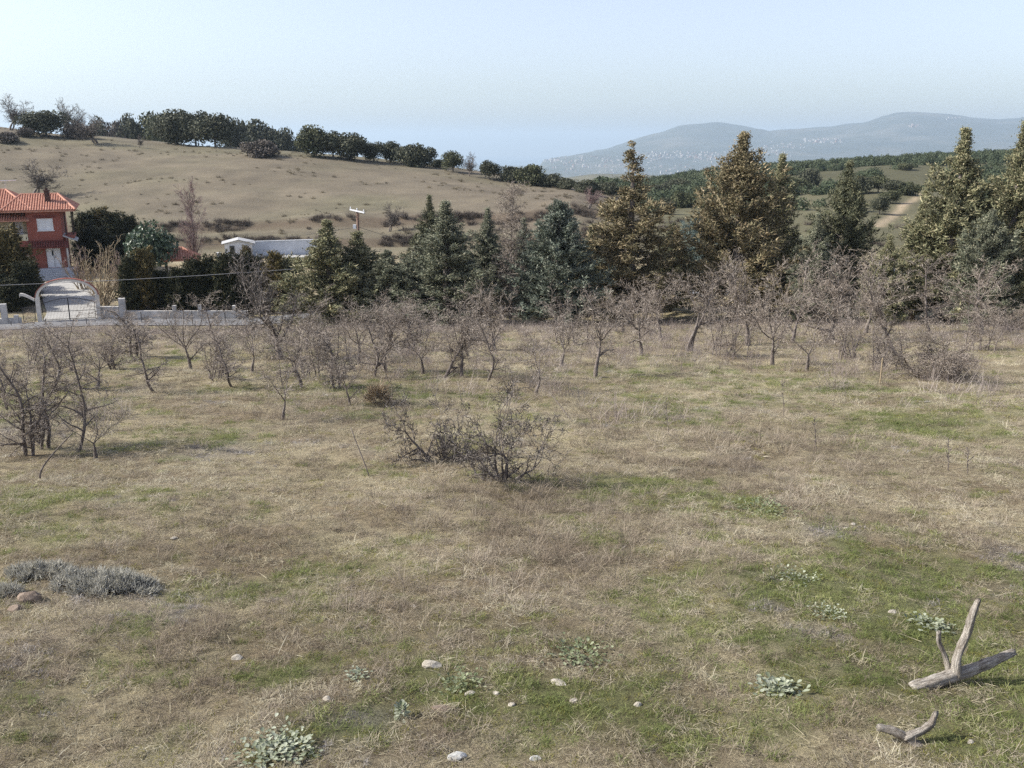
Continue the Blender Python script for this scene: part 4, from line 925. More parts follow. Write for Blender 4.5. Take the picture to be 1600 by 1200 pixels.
OR = [ # variant, base u, base v, top v, half width px, rot, label
 ('spread',930,590,452,44,0.3,'bare pear tree with dark straight trunk alone in mid meadow'),
 ('twin',1076,548,428,50,0.2,'bare pear tree on two parallel dark trunks'),
 ('spread2',1208,570,436,48,1.2,'bare pear tree left of the one with the V fork'),
 ('vfork',1259,580,470,42,0.4,'bare pear tree with wide V fork on a short trunk'),
 ('wide',1300,530,396,60,2.0,'broad bare pear tree with pale upper limbs behind the V-forked one'),
 ('spread',1534,522,408,56,2.6,'bare pear tree with leaning trunk near the right edge'),
 ('leaner',1408,556,428,50,3.0,'pale-limbed crooked pear tree above the brush pile'),
 ('wide',437,562,405,66,0.9,'big dark bare tree before the end of the low white wall'),
 ('vfork',442,656,538,42,2.2,'small bare tree in front of the big dark one, tilted trunk'),
 ('spread2',548,634,548,36,0.2,'small dark pear tree left of the brown grass tussock'),
 ('upright',242,614,500,40,1.1,'slanting bare tree below the wall pillar'),
 ('upright2',180,578,506,34,2.8,'thin bare tree between the gate and the slanting tree'),
 ('spread',110,578,528,30,0.0,'small bare tree below the arched gate'),
 ('upright2',40,712,545,44,0.0,'tall dark bare tree at the left edge, foreground'),
 ('upright',122,706,498,46,3.4,'tall bare sapling with long leader, left foreground'),
 ('upright2',74,700,540,44,4.3,'thin bare tree between the two tall left foreground ones'),
 ('vfork',148,716,620,42,1.0,'low dark spreading tree at the foot of the tall left sapling'),
 ('upright',12,640,520,34,1.9,'bare sapling half cut by the left edge'),
 ('leaner',688,592,486,52,0.1,'bare tree with one long limb arching right'),
 ('upright2',640,545,470,34,0.5,'slender bare tree below the short grey-green conifer'),
 ('spread2',612,535,462,36,1.6,'bare tree just right of the olive conifers foot'),
 ('vfork',655,530,470,32,2.4,'bare tree by the trunk of the broad grey-green conifer'),
 ('upright',585,588,478,38,2.2,'tall bare tree behind the small dark pear tree'),
 ('upright',735,560,468,36,0.9,'slender bare tree right of the arching limb tree'),
 ('wide',772,548,448,46,1.5,'tall bare tree below the leafless larch'),
 ('vfork',838,618,520,48,2.2,'low bushy bare tree left of the lone mid-meadow tree'),
 ('spread2',975,520,440,38,1.0,'small bare tree behind the lone mid-meadow tree, on its right'),
 ('spread',1034,532,428,40,2.0,'bare tree left of the twin-trunked tree'),
 ('wide',1168,540,408,52,0.2,'bare tree in front of the golden conifer'),
 ('spread2',1236,535,402,50,2.9,'tall bare tree behind the two front pears on the right'),
 ('vfork',1352,520,402,46,1.4,'bare tree left of the thin white post'),
 ('upright',1455,520,402,40,0.3,'slender bare tree right of the bare dirt patch'),
 ('wide',1582,500,372,56,1.7,'tall bare tree at the right edge before the conifers'),
 ('spread',1498,505,405,44,2.3,'bare tree before the tall broad olive conifer'),
 ('bush2',1470,592,522,54,0.5,'sprawling brush pile of grey twigs right of the stake'),
 ('thicket',1400,580,505,44,2.0,'sprawling grey twig bush left of the brush pile'),
 ('bush',1575,515,480,30,1.0,'low dark bush at the right edge'),
 ('thicket',325,594,505,40,0.0,'misty grey sapling thicket right of the slanting tree'),
 ('upright',362,604,515,38,1.5,'slim bare tree left of the small tilted tree'),
 ('thicket',492,590,512,40,1.9,'sapling thicket right of the big dark tree'),
 ('spread2',478,548,462,38,2.7,'bare tree leaning out right of the big dark tree'),
 ('thicket',525,560,480,36,2.2,'sapling thicket below the leftmost conifer'),
 ('thicket',60,572,512,42,1.1,'sapling thicket left below the arched gate'),
 ('thicket',895,540,462,34,1.6,'sapling thicket by the foot of the blue-green conifer'),
 ('thicket',1135,560,470,38,0.9,'sapling thicket left of the pears in front of the golden conifer'),
 ('thicket',1340,560,480,40,2.5,'sapling thicket between the V-forked pear and the brush pile'),
 ('thicket',1520,548,470,40,0.1,'sapling thicket behind the brush pile'),
 ('spread2',300,576,468,42,0.6,'bare tree right of the slanting tree, against the low wall'),
 ('upright',345,562,462,36,1.4,'bare tree left of the big dark tree, crown over the low wall'),
 ('vfork',394,582,486,38,2.5,'bare tree under the left boughs of the big dark tree'),
 ('spread',472,606,500,40,3.3,'bare tree right of the small tilted tree'),
 ('upright2',522,606,506,36,0.4,'slim bare tree just left of the small dark pear tree'),
 ('spread2',562,566,466,40,1.9,'bare tree below the utility pole and its conifer'),
 ('wide',602,580,478,44,2.8,'spreading bare tree above the brown grass tussock'),
 ('vfork',660,584,486,40,0.2,'bare tree left of the arching limb tree'),
 ('spread',722,590,486,42,1.1,'bare tree just right of the arching limb tree'),
 ('upright',762,596,492,38,2.3,'slim bare tree above the nearest thorny shrub'),
 ('upright',84,606,505,36,3.0,'slim bare tree above the left foreground group'),
 ('spread2',152,606,512,40,4.1,'bare tree left of the slanting tree'),
 ('upright2',205,558,476,34,0.1,'slender bare tree beneath the wall pillar'),
 ('vfork',878,572,478,40,2.6,'bare tree left behind the lone mid-meadow tree'),
 ('spread',1002,556,452,42,3.6,'bare tree midway between the lone and twin-trunked trees'),
]
for i,(k,u,v,vt,hw,rz,lb) in enumerate(OR):
    cat = 'shrub' if k in ('bush','bush2') else ('thicket' if k == 'thicket' else 'tree')
    place_bare({'tree':'bare_pear_tree','shrub':'bare_shrub','thicket':'sapling_thicket'}[cat], PV[k], u, v, vt, lb, cat, 'bare trees of the old orchard', rz=rz, wpx=hw*1.2, mat='twig_dark' if u == 437 or (v > 680 and k == 'vfork') else None)
# the two nearest: built for themselves
fb = bare_tree(701, rmul=1.35, stems=[(0,0,(.05,-.05,1),.55,.042),(-.04,0,(-.12,.1,1),.75,.03),(.03,.02,(-.9,.2,.55),.5,.026),(.05,0,(.65,.1,.7),.55,.026),(0,0,(.1,-.3,.9),.6,.024),(-.05,.05,(-.5,.5,.8),.6,.024)], fork=2, kids=[2,5,4,3], limb=.95, bare=.35,
   step=[.09,.08,.07,.06,.05], wob=[.2,.34,.36,.36,.3], up=[.04,.03,.02,.02,.02], rmin=.0042, ang=(38,80), mats=('bark','twig_dark'))
place_bare('bare_shrub', fb, 786, 752, 606, 'nearest thorny bare shrub, leafless and dark, in the middle of the meadow', 'shrub', 'bare trees of the old orchard', rz=.2, wpx=104)
fb2 = bare_tree(702, [(0,0,(-.85,.1,.6),.95,.04),(.05,0,(.55,.1,.7),.4,.028),(0,0,(.9,.2,.35),.5,.022)], fork=2, kids=[6,6,4,3], limb=.75, bare=.25, step=[.09,.08,.07,.06,.05], wob=[.16,.34,.36,.36,.3], up=[.02,.06,.03,.02,.02], rmin=.0042, ang=(38,80), mats=('bark','twig_dark'))
place_bare('bare_shrub', fb2, 682, 722, 622, 'bare shrub with trunk leaning left, beside the nearest thorny shrub', 'shrub', 'bare trees of the old orchard', wpx=72)

# ------------------------------------------------------------------ dead wood
class Gnarl:
    """a weathered limb: grooves run along it, ends are broken, thickness changes slowly"""
    def __init__(s, pts, rad, seed, n=20, sub=12):
        rng = random.Random(seed); P_ = []; Rr = []
        for i in range(len(pts)-1):
            for k in range(sub):
                f = k/sub; P_.append(Vector(pts[i]).lerp(Vector(pts[i+1]),f)); Rr.append(rad[i]+(rad[i+1]-rad[i])*f)
        P_.append(Vector(pts[-1])); Rr.append(rad[-1])
        for _ in range(6):
            for i in range(1,len(P_)-1): P_[i] = (P_[i-1]+P_[i]*2+P_[i+1])/4
        m_ = len(P_); ph = [rng.uniform(0,6.28) for _ in range(6)]
        V = []; A = []; L = 0; nx = None
        knots = [(rng.uniform(.1,.9)*m_, rng.uniform(0,6.28), rng.uniform(.15,.4)) for _ in range(4)]
        for i, p in enumerate(P_):
            if i: L += (p-P_[i-1]).length
            d = (P_[min(i+1,m_-1)]-P_[max(i-1,0)]).normalized()
            if nx is None: nx = d.orthogonal().normalized()
            else: nx = (nx-d*nx.dot(d)).normalized()
            ny = d.cross(nx); tw = i*.02
            for k in range(n):
                a = 2*math.pi*k/n
                g = 1+.10*math.sin(2*a+ph[0]+tw)+.09*math.sin(5*a+ph[1]+tw*2)+.06*math.sin(9*a+ph[2]-tw)+.06*math.sin(i*.31+ph[3]+a)+.04*math.sin(i*.83+ph[4])+rng.uniform(-.035,.035)
                for (ki,ka,kh) in knots:
                    da = math.atan2(math.sin(a-ka),math.cos(a-ka)); g += kh*math.exp(-((i-ki)/2.2)**2-(da/.5)**2)
                e = 0
                if i == 0: e = -rng.uniform(0,.8)*Rr[i]
                if i == m_-1: e = rng.uniform(0,1.0)*Rr[i]
                r = Rr[i]*g*(.86 if i in (0,m_-1) else 1)
                V.append(tuple(p+nx*math.cos(a)*r+ny*math.sin(a)*r+d*e)); A.append((L, math.cos(a)*.05, math.sin(a)*.05))
        F = [(i*n+k,i*n+(k+1)%n,(i+1)*n+(k+1)%n,(i+1)*n+k) for i in range(m_-1) for k in range(n)]
        c0 = len(V); V.append(tuple(P_[0])); A.append((0,0,0)); V.append(tuple(P_[-1])); A.append((L,0,0))
        F2 = [(c0,(k+1)%n,k) for k in range(n)]+[(c0+1,(m_-1)*n+k,(m_-1)*n+(k+1)%n) for k in range(n)]
        s.V, s.F, s.A = np.array(V), [np.array(F),np.array(F2)], np.array(A, np.float32)
    def build(s, name, mat, parent, smooth=True):
        me = mesh_np(name, s.V, s.F, [mat], True); a = me.attributes.new('grain','FLOAT_VECTOR','POINT'); a.data.foreach_set('vector', s.A.ravel())
        return obj(name, me, parent)
def gnarl(pts, rad, seed, n=20, sub=12): return Gnarl(pts, rad, seed, n, sub)
Lb = hit(1503,1068); yL = Lb.y
def q(u,v,dy=0): return P(u,v,yL+dy)-Lb
log = tag(empty('dead_branch', Lb), 'grey dead branch with two upright prongs lying on the grass', 'branch')
rr = mpp(yL*1.12)
mL = gnarl([q(1426,1077,-.10),q(1455,1067,-.06),q(1497,1054,.0),q(1545,1037,.07),q(1583,1019,.12)],[10*rr,9*rr,8.5*rr,7*rr,5.5*rr],1); mL.build('main_limb', M['deadwood'], log, True)
gnarl([q(1494,1056,0),q(1494,1030,.0),q(1511,990,.07),q(1519,962,.04),q(1528,938,.08)],[9*rr,6*rr,6*rr,5.5*rr,4.2*rr],2).build('prong', M['deadwood'], log, True)
gnarl([q(1486,1056,.02),q(1477,1026,.08),q(1467,1004,.1),q(1467,988,.1)],[5.5*rr,3.8*rr,3.6*rr,3.4*rr],3).build('prong', M['deadwood'], log, True)
Lb = hit(1425,1165); yL = Lb.y; rr = mpp(yL*1.14)
log2 = tag(empty('dead_branch', Lb), 'smaller forked grey dead stick at the bottom right', 'branch')
gnarl([q(1372,1137,.06),q(1398,1142,.05),q(1420,1156,.03),q(1442,1172,.0),q(1458,1190,-.02)],[5*rr,6*rr,7*rr,7.5*rr,6*rr],4).build('main_limb', M['deadwood'], log2, True)
gnarl([q(1414,1153,.03),q(1437,1143,.05),q(1455,1132,.08),q(1462,1114,.1)],[7*rr,6*rr,6*rr,4*rr],5).build('fork', M['deadwood'], log2, True)
# long bare stick leaning in the left foreground, and other fallen sticks
for (pts,r,lb) in ((((62,748,.0),(60,732,.0),(100,690,.2),(112,678,.25)),.016,'bent bare stick rising from a tuft, left foreground'),
                   (((578,745,.0),(567,715,.1),(556,690,.2),(548,668,.3)),.011,'thin dark stalk left of the leaning shrub'),
                   (((898,660,.0),(880,640,.4),(858,612,.9)),.013,'thin dark stick right of the nearest shrub'),
                   (((474,570,0),(445,545,.3)),.03,'short straight stick beside the big dark tree')):
    b_ = hit(pts[0][0],pts[0][1]); P_ = [P(u,v,b_.y+dy)-b_ for (u,v,dy) in pts]
    P_[0] = P_[0]-Vector((0,0,.05))
    o = tag(empty('dead_stick', b_), lb, 'stick'); gnarl(P_, [r*(1-.5*i/len(P_)) for i in range(len(P_))], 20+int(pts[0][0]), 6, 4).build('stick_shaft', M['bark'], o, True)

# ------------------------------------------------------------------ stones
def stone(u, v, wpx, label, mat, seed, flat=.55, cat='stone'):
    rng = random.Random(seed); b_ = hit(u,v); r = wpx*mpp(b_.y)*1.0/2
    import bmesh
    bm = bmesh.new(); bmesh.ops.create_icosphere(bm, subdivisions=2, radius=1.0)
    cuts = [(rv(rng), rng.uniform(.55,.85)) for _ in range(7)]
    sx, sy, sz = r*rng.uniform(.95,1.1), r*rng.uniform(.6,.85), r*flat
    for vv in bm.verts:
        for n_, d_ in cuts:
            e = vv.co.dot(n_)-d_
            if e > 0: vv.co -= n_*e
        vv.co *= 1+rng.uniform(-.05,.05); vv.co = Vector((vv.co.x*sx,vv.co.y*sy,vv.co.z*sz))
    me = bpy.data.meshes.new('stone'); bm.to_mesh(me); bm.free(); me.materials.append(mat)
    o = obj('stone', me, None, b_+Vector((0,0,r*flat*.12))); o.rotation_euler = (rng.uniform(-.2,.2),rng.uniform(-.2,.2),rng.uniform(-.6,.6))
    return tag(o, label, cat, 'stones in the grass')
for i,(u,v,w_,lb,mt,fl) in enumerate([(371,1029,22,'bright white stone in the left foreground grass','stone',.6),(675,1040,34,'pale beige rounded stone, largest in the foreground centre','stone',.5),(511,1093,20,'beige stone left of the small felted plant','stone',.7),
  (735,1084,24,'flat pale stone below the beige rounded stone','stone',.35),(775,1083,16,'small pale stone right of the flat pale one','stone',.5),(800,1101,16,'tiny white stone above crossing straws','stone',.6),(896,1096,18,'small pale stone right of the crossing straws','stone',.5),
  (875,1068,36,'long flat pale stone under the leafy patch','stone',.25),(996,1102,17,'small whitish stone on its own at lower centre','stone',.6),(714,1184,40,'grey half-buried stone at the bottom edge, left one','stone_grey',.4),(838,1186,24,'grey stone at the bottom edge, right one','stone_grey',.4),
  (1516,1160,15,'small cream stone right of the forked stick','stone',.8),(1322,826,9,'left of two tiny white stones in the right meadow','stone',.7),(1334,820,10,'right of two tiny white stones in the right meadow','stone',.7),(1395,957,16,'small cream stone left of the big dead branch','stone',.5),
  (646,948,14,'whitish stone left of centre, above the beige rounded one','stone',.6),(560,893,9,'tiny white stone in the grass left of centre','stone',.8),(45,938,46,'brown broken rock beside the grey shrub','stone_brown',.7),(22,952,26,'small dark rock below the brown broken rock','stone_brown',.5),(125,931,30,'flat pale stone just under the grey shrub','stone',.25),
  (272,842,14,'white stone by a dark stick in the left meadow','stone',.5),(690,1108,40,'flat orange-brown stone beside the small felted plant','stone_brown',.25),(285,984,8,'tiny white stone left of the bright white stone','stone',.6)]):
    stone(u,v,w_,lb,M[mt],i+50,fl)

# ------------------------------------------------------------------ leafy plants close by
def leaf_plant(name, u, v, wpx, label, mat, seed, nl=60, ll=.11, lw=.045, patch=False, up=.7, cat='plant'):
    g = np.random.default_rng(seed); b_ = hit(u,v); rad = wpx*mpp(b_.y)*1.08/2
    n_ = int(nl*1.5); ll *= .58; lw *= .58; cen = g.normal(0,1,(n_,2))*rad*(.42 if patch else .16); az = np.arctan2(cen[:,1],cen[:,0])+g.normal(0,.8,n_)
    lay = g.random(n_); el = .1+up*lay**1.3+g.normal(0,.3,n_)
    l = ll*g.uniform(.6,1.25,n_)*(1-.35*lay); wd = lw*g.uniform(.7,1.2,n_)
    dirh = np.stack([np.cos(az),np.sin(az),0*az],1); side = np.stack([-np.sin(az),np.cos(az),0*az],1)
    x0 = np.concatenate([cen,np.zeros((n_,1))],1)
    x0[:,2] = H(b_.x+cen[:,0], b_.y+cen[:,1])-b_.z+.01+.05*lay*(1 if patch else 2)
    V = []
    for (f,wf,dz) in ((0,.15,0),(.35,.85,.0),(.7,1.0,-.05),(1,.12,-.16)):
        c_ = x0+dirh*(l*f*np.cos(el))[:,None]; c_[:,2] += l*f*np.sin(el)+dz*l*1.2
        V.append(c_-side*(wd*wf/2)[:,None]); mid_ = c_.copy(); mid_[:,2] -= wd*wf*.18; V.append(mid_); V.append(c_+side*(wd*wf/2)[:,None])
    V = np.stack(V,1); k = np.arange(n_)*12
    F = np.concatenate([np.stack([k+3*r_+c_,k+3*r_+c_+1,k+3*r_+c_+4,k+3*r_+c_+3],1) for r_ in range(3) for c_ in range(2)])
    o = empty(name, b_); c_ = obj('leaves', mesh_np('leaves', V.reshape(-1,3), F, [mat], True), o); c_['kind'] = 'stuff'
    return tag(o, label, cat)
leaf_plant('felted_plant',1216,1078,74,'grey-white felted leafy plant right of the grass centre',M['mullein'],1,90,.10,.06,True)
leaf_plant('felted_plant',1452,978,72,'grey-white felted plant behind the big dead branch',M['mullein'],2,70,.09,.055,True)
leaf_plant('felted_plant',432,1176,130,'wide patch of pale felted leaves at the bottom left',M['mullein'],3,190,.085,.05,True,.5)
leaf_plant('felted_plant',628,1122,44,'small upright felted plant by the orange-brown stone',M['mullein'],4,36,.10,.05,False)
leaf_plant('leafy_plant',905,1028,104,'green leafy patch right of the beige rounded stone',M['greenleaf'],5,120,.09,.045,True)
leaf_plant('leafy_plant',722,1070,80,'green leafy patch under the flat pale stone',M['greenleaf'],7,80,.08,.04,True)
leaf_plant('leafy_plant',1245,905,80,'pale leafy patch in the right meadow below tan grass',M['mullein'],8,60,.07,.04,True)
leaf_plant('leafy_plant',1300,962,70,'pale leafy patch left of the small cream stone',M['mullein'],9,60,.07,.035,True)
leaf_plant('leafy_plant',560,1058,46,'pale leafy tuft in the left foreground near the bright stone',M['mullein'],10,46,.07,.035,True)
leaf_plant('leafy_plant',1190,795,120,'green leafy patch in the right mid meadow',M['greenleaf'],12,90,.12,.06,True)
# grey shrubs of fine upright twigs
def twig_dome(name, u, v, wpx, hpx, label, mat, seed, n_=5200, sl=.16, sr=.006, cat='shrub', spread=.5):
    g = np.random.default_rng(seed); b_ = hit(u,v); Rr = wpx*mpp(b_.y)*1.1/2; hh = hpx*mpp(b_.y)*1.0
    a = g.uniform(0,6.283,n_); rr_ = np.sqrt(g.random(n_)); xx = np.cos(a)*rr_*Rr; yy = np.sin(a)*rr_*Rr*.55
    lim = hh*np.sqrt(np.clip(1-rr_**2.4,0.02,1))*(.15+1.5*fbm(xx/(.3*Rr)+seed,yy/(.3*Rr),seed,3)**1.5)
    zz = lim*np.sqrt(g.random(n_)); gz = H(b_.x+xx,b_.y+yy)-b_.z
    keep = fbm(xx/(.2*Rr)+7,yy/(.2*Rr),seed+5,3)+g.normal(0,.1,n_)-.25*rr_ > .28
    A = np.stack([xx,yy,gz+zz],1)[keep]; D = unit(np.stack([xx/Rr*spread,yy/Rr*spread,np.full(n_,.8)],1)+g.normal(0,.55,(n_,3)))[keep]; n_ = len(A)
    V,F = cones(A,D,sl*g.uniform(.5,1.2,n_),np.full(n_,sr))
    return tag(obj(name, mesh_np(name,V,F,[mat]), None, b_), label, cat)
twig_dome('grey_shrub',165,918,160,26,'grey feathery low shrub, larger right one at the left edge',M['lavender'],1,8000,.10)
twig_dome('grey_shrub',60,900,100,22,'grey feathery low shrub, smaller left one at the left edge',M['lavender'],2,4600,.10)
twig_dome('grey_shrub',8,930,50,16,'small grey shrub cut by the left edge',M['lavender'],3,1800,.10)
twig_dome('grass_tussock',592,630,28,24,'reddish-brown grass tussock right of the small dark pear tree',M['tussock'],4,900,.4,.010,'grass',1.1)
for k,(u,v,h_,lb) in enumerate([(1275,705,52,'thin dark upright weed stalk in the right meadow'),(1482,735,55,'dark dry weed stalk, left of a pair near the right edge'),(1512,742,42,'dark dry weed stalk, right of a pair near the right edge'),(1045,680,55,'thin dry stalk right of the nearest shrub'),(1225,650,60,'thin dry stalk below the V-forked pear')]):
    b_ = hit(u,v); hm = h_*mpp(b_.y)
    rng = random.Random(800+k); m_ = MB(); pts = [Vector((-.12*hm*f+rng.uniform(-.01,.01),0,hm*f-.05*(f==0))) for f in np.linspace(0,1,8)]
    m_.tube(pts,[.009*(1-.6*i/7) for i in range(8)],5)
    for i in range(16):
        f = rng.uniform(.3,1); p0 = pts[0].lerp(pts[-1],f); d_ = rv(rng); d_.z = abs(d_.z)+.5; m_.tube([p0,p0+d_.normalized()*rng.uniform(.04,.14)],[.004,.006],4)
    tag(m_.build('weed_stalk', M['bark'], None, False, b_), lb, 'weed')

# ------------------------------------------------------------------ uncountable ground cover: instanced tufts
def blades(g, n_, rad, lmin, lmax, wid, emin, emax, curl=.5, clump=False):
    a = g.uniform(0,6.283,n_); r = rad*np.sqrt(g.random(n_)); base = np.stack([np.cos(a)*r,np.sin(a)*r,np.full(n_,-.01)],1)
    az = (a if clump else g.uniform(0,6.283,n_))+g.normal(0,.5,n_); el = g.uniform(emin,emax,n_); l = g.uniform(lmin,lmax,n_)
    dh = np.stack([np.cos(az),np.sin(az),0*az],1); side = np.stack([-np.sin(az),np.cos(az),0*az],1)
    tw = g.uniform(0,3.14,n_); side = side*np.cos(tw)[:,None]+np.array([0,0,1.])*np.sin(tw)[:,None]*.6
    rows = []
    for (f,wf) in ((0,1),(.5,.85),(1,.15)):
        e = el-curl*f*g.uniform(.3,1.2,n_); c_ = base+dh*(l*f*np.cos(e))[:,None]; c_[:,2] += np.maximum(l*f*np.sin(e),0)
        w_ = wid*wf*g.uniform(.7,1.3,n_); rows += [c_-side*(w_/2)[:,None], c_+side*(w_/2)[:,None]]
    V = np.stack(rows,1); k = np.arange(n_)*6
    F = np.concatenate([np.stack([k,k+1,k+3,k+2],1),np.stack([k+2,k+3,k+5,k+4],1)])
    return V.reshape(-1,3), F
def tuft_set(name, fn, count, mat):
    col = bpy.data.collections.new(name)
    for i in range(count):
        V,F = fn(np.random.default_rng(9000+i*7+len(name))); me = mesh_np(f'{name}_{i}',V,F,[M[mat]]); col.objects.link(bpy.data.objects.new(f'{name}_{i}',me))
    return col, count
def join_vf(parts):
    V = []; Fq = []; o = 0
    for v_, f_ in parts: V.append(v_); Fq.append(f_+o); o += len(v_)
    return np.concatenate(V), Fq
TS = {
 'mat': tuft_set('dry_mat', lambda g: blades(g,80,.17,.03,.12,.006,.02,.75,.5), 5, 'straw'),
 'brown': tuft_set('brown_tuft', lambda g: blades(g,60,.15,.05,.18,.0055,.25,1.3,.6), 5, 'brown_grass'),
 'tall': tuft_set('tall_tuft', lambda g: blades(g,44,.10,.14,.42,.006,.6,1.5,.7,True), 4, 'brown_grass'),
 'straw': tuft_set('straw_tuft', lambda g: blades(g,46,.13,.07,.24,.006,.3,1.3,.7), 4, 'straw'),
 'green': tuft_set('green_tuft', lambda g: blades(g,80,.13,.035,.12,.0065,.3,1.35,.5), 4, 'green_grass'),
 'moss': tuft_set('moss_tuft', lambda g: blades(g,90,.14,.012,.045,.007,.2,1.4,.3), 3, 'moss'),
 'thyme': tuft_set('thyme_tuft', lambda g: blades(g,100,.13,.02,.075,.007,.2,1.4,.4), 3, 'thyme'),
 'litter': tuft_set('fallen_straw', lambda g: blades(g,6,.25,.06,.28,.006,.0,.22,.12), 5, 'straw'),
 'weed': tuft_set('weed_tuft', lambda g: blades(g,40,.28,.30,.85,.009,.7,1.5,.35), 4, 'weed'),
 'brush': tuft_set('brush_tuft', lambda g: blades(g,130,.7,.3,1.3,.05,.4,1.45,.3), 3, 'brush'),
 'ftuft': tuft_set('field_tuft', lambda g: blades(g,60,.35,.2,.6,.04,.3,1.4,.3), 3, 'fieldtuft'),
}
def wood_bush(g):
    n_ = 420; d = unit(g.normal(0,1,(n_,3))); d[:,2] = np.abs(d[:,2]); p = d*np.array([2.0,2.0,2.3])*g.uniform(.65,1.08,n_)[:,None]*(1+.2*np.sin(d[:,0:1]*5+d[:,1:2]*4))
    nn = unit(d+g.normal(0,.7,(n_,3))); a = unit(np.cross(nn,g.normal(0,1,(n_,3)))); b_ = np.cross(nn,a); s = (.55*g.uniform(.5,1.2,n_))[:,None]
    V = np.stack([p-a*s*.5,p-b_*s*.35,p+a*s*.5,p+b_*s*.35],1).reshape(-1,3); return V, np.arange(len(V)).reshape(-1,4)
TS['wood'] = tuft_set('wood_bush', wood_bush, 4, 'wood_oak')
def scatter(name, key, x, y, smin, smax, label, cat, g, tintf=None, z=None, tilt=.15):
    col, cnt = TS[key]; n_ = len(x); z = H(x,y) if z is None else z
    me = bpy.data.meshes.new(name); me.vertices.add(n_); me.vertices.foreach_set('co', np.stack([x,y,z],1).astype(np.float32).ravel())
    def att(nm, ty, arr, pr='value'):
        a = me.attributes.new(nm, ty, 'POINT'); a.data.foreach_set(pr, arr.ravel())
    att('idx','INT',g.integers(0,cnt,n_).astype(np.int32)); att('scl','FLOAT',g.uniform(smin,smax,n_).astype(np.float32))
    att('rot','FLOAT_VECTOR',np.stack([g.normal(0,tilt,n_),g.normal(0,tilt,n_),g.uniform(0,6.283,n_)],1).astype(np.float32),'vector')
    att('tint','FLOAT',(np.clip(g.random(n_) if tintf is None else tintf,0,1)).astype(np.float32))
    ng = bpy.data.node_groups.new(name,'GeometryNodeTree')
    ng.interface.new_socket('Geometry', in_out='INPUT', socket_type='NodeSocketGeometry'); ng.interface.new_socket('Geometry', in_out='OUTPUT', socket_type='NodeSocketGeometry')
    N = ng.nodes; L = ng.links; gi = N.new('NodeGroupInput'); go = N.new('NodeGroupOutput'); ip = N.new('GeometryNodeInstanceOnPoints'); ci = N.new('GeometryNodeCollectionInfo')
    ci.inputs['Collection'].default_value = col; ci.inputs['Separate Children'].default_value = True; ci.inputs['Reset Children'].default_value = True
    def na(nm, ty):
        q_ = N.new('GeometryNodeInputNamedAttribute'); q_.data_type = ty; q_.inputs['Name'].default_value = nm; return q_.outputs['Attribute']
    er = N.new('FunctionNodeEulerToRotation'); L.new(na('rot','FLOAT_VECTOR'), er.inputs[0])
    L.new(gi.outputs[0], ip.inputs['Points']); L.new(ci.outputs[0], ip.inputs['Instance']); ip.inputs['Pick Instance'].default_value = True
    L.new(na('idx','INT'), ip.inputs['Instance Index']); L.new(er.outputs[0], ip.inputs['Rotation']); L.new(na('scl','FLOAT'), ip.inputs['Scale']); L.new(ip.outputs[0], go.inputs[0])
    o = obj(name, me); md = o.modifiers.new('scatter','NODES'); md.node_group = ng
    return tag(o, label, cat, kind='stuff')
def rnd_ground(g, y0, y1, n_, tmax=.66):
    y = np.sqrt(g.uniform(y0*y0,y1*y1,n_)); return g.uniform(-tmax,tmax,n_)*y, y
g = np.random.default_rng(77)
def gather(spec):
    X = []; Y = []; Sc = []
    for (y0,y1,dens,s) in spec:
        n_ = int(dens*.66*(y1*y1-y0*y0)); x,y = rnd_ground(g,y0,y1,n_); X.append(x); Y.append(y); Sc.append(np.full(n_,s))
    return np.concatenate(X),np.concatenate(Y),np.concatenate(Sc)
def off_road(x,y): return y < 66+0*x
ALL = []
x,y,s = gather([(4.5,9,120,.62),(9,16,64,.74),(16,32,17,1.1),(32,70,3.0,1.7)])
gr = greenness(x,y); gy = greyness(x,y); tl = mask(E_TALL,x,y); r = g.random(len(x)); n_ = fbm(x/1.3,y/1.3,141,4)
bank_far = (y > 30)
sel = {'green': r < gr*.62}
rest = ~sel['green']; r2 = g.random(len(x))
sel['thyme'] = rest&(r2 < gy*.6); rest &= ~sel['thyme']; r3 = g.random(len(x))
sel['moss'] = rest&(r3 < gr*.5+.12); rest &= ~sel['moss']; r4 = g.random(len(x))
sel['tall'] = rest&(r4 < tl*.6); rest &= ~sel['tall']; r5 = g.random(len(x))
sel['brown'] = rest&(r5 < .30+.5*(n_-.5)+tl*.5); rest &= ~sel['brown']; r6 = g.random(len(x))
sel['straw'] = rest&(r6 < .10+.35*np.clip(n_-.45,0,1)+np.clip((y-18)/40,0,.25)); rest &= ~sel['straw']
sel['mat'] = rest
LBL = {'green':('green_grass','short green grass growing in patches through the meadow'),'thyme':('grey_thyme','grey low thyme carpets between the grass'),'moss':('moss','yellow-green moss and seedlings close to the soil'),
 'tall':('tall_dry_grass','tall reddish-brown dead grass round the nearest shrub'),'brown':('brown_grass','brown dead grass tufts all over the meadow'),'straw':('straw_grass','upright pale straw-coloured grass tufts'),'mat':('dry_grass_mat','matted flattened dry grass covering the meadow')}
for k,ss in sel.items():
    if ss.sum() == 0: continue
    tn = np.clip(.5+(fbm(x[ss]/.9,y[ss]/.9,151,3)-.5)*1.6+g.normal(0,.2,ss.sum()),0,1)
    o = scatter(LBL[k][0], k, x[ss], y[ss], .7, 1.3, LBL[k][1], 'moss' if k=='moss' else ('thyme' if k=='thyme' else 'grass'), g, tn)
    a = o.data.attributes['scl']; a.data.foreach_set('value',(g.uniform(.7,1.3,ss.sum())*s[ss]).astype(np.float32))
x,y,s = gather([(4.5,10,2.6,.8),(10,20,1.0,1.0),(20,40,.3,1.3)])
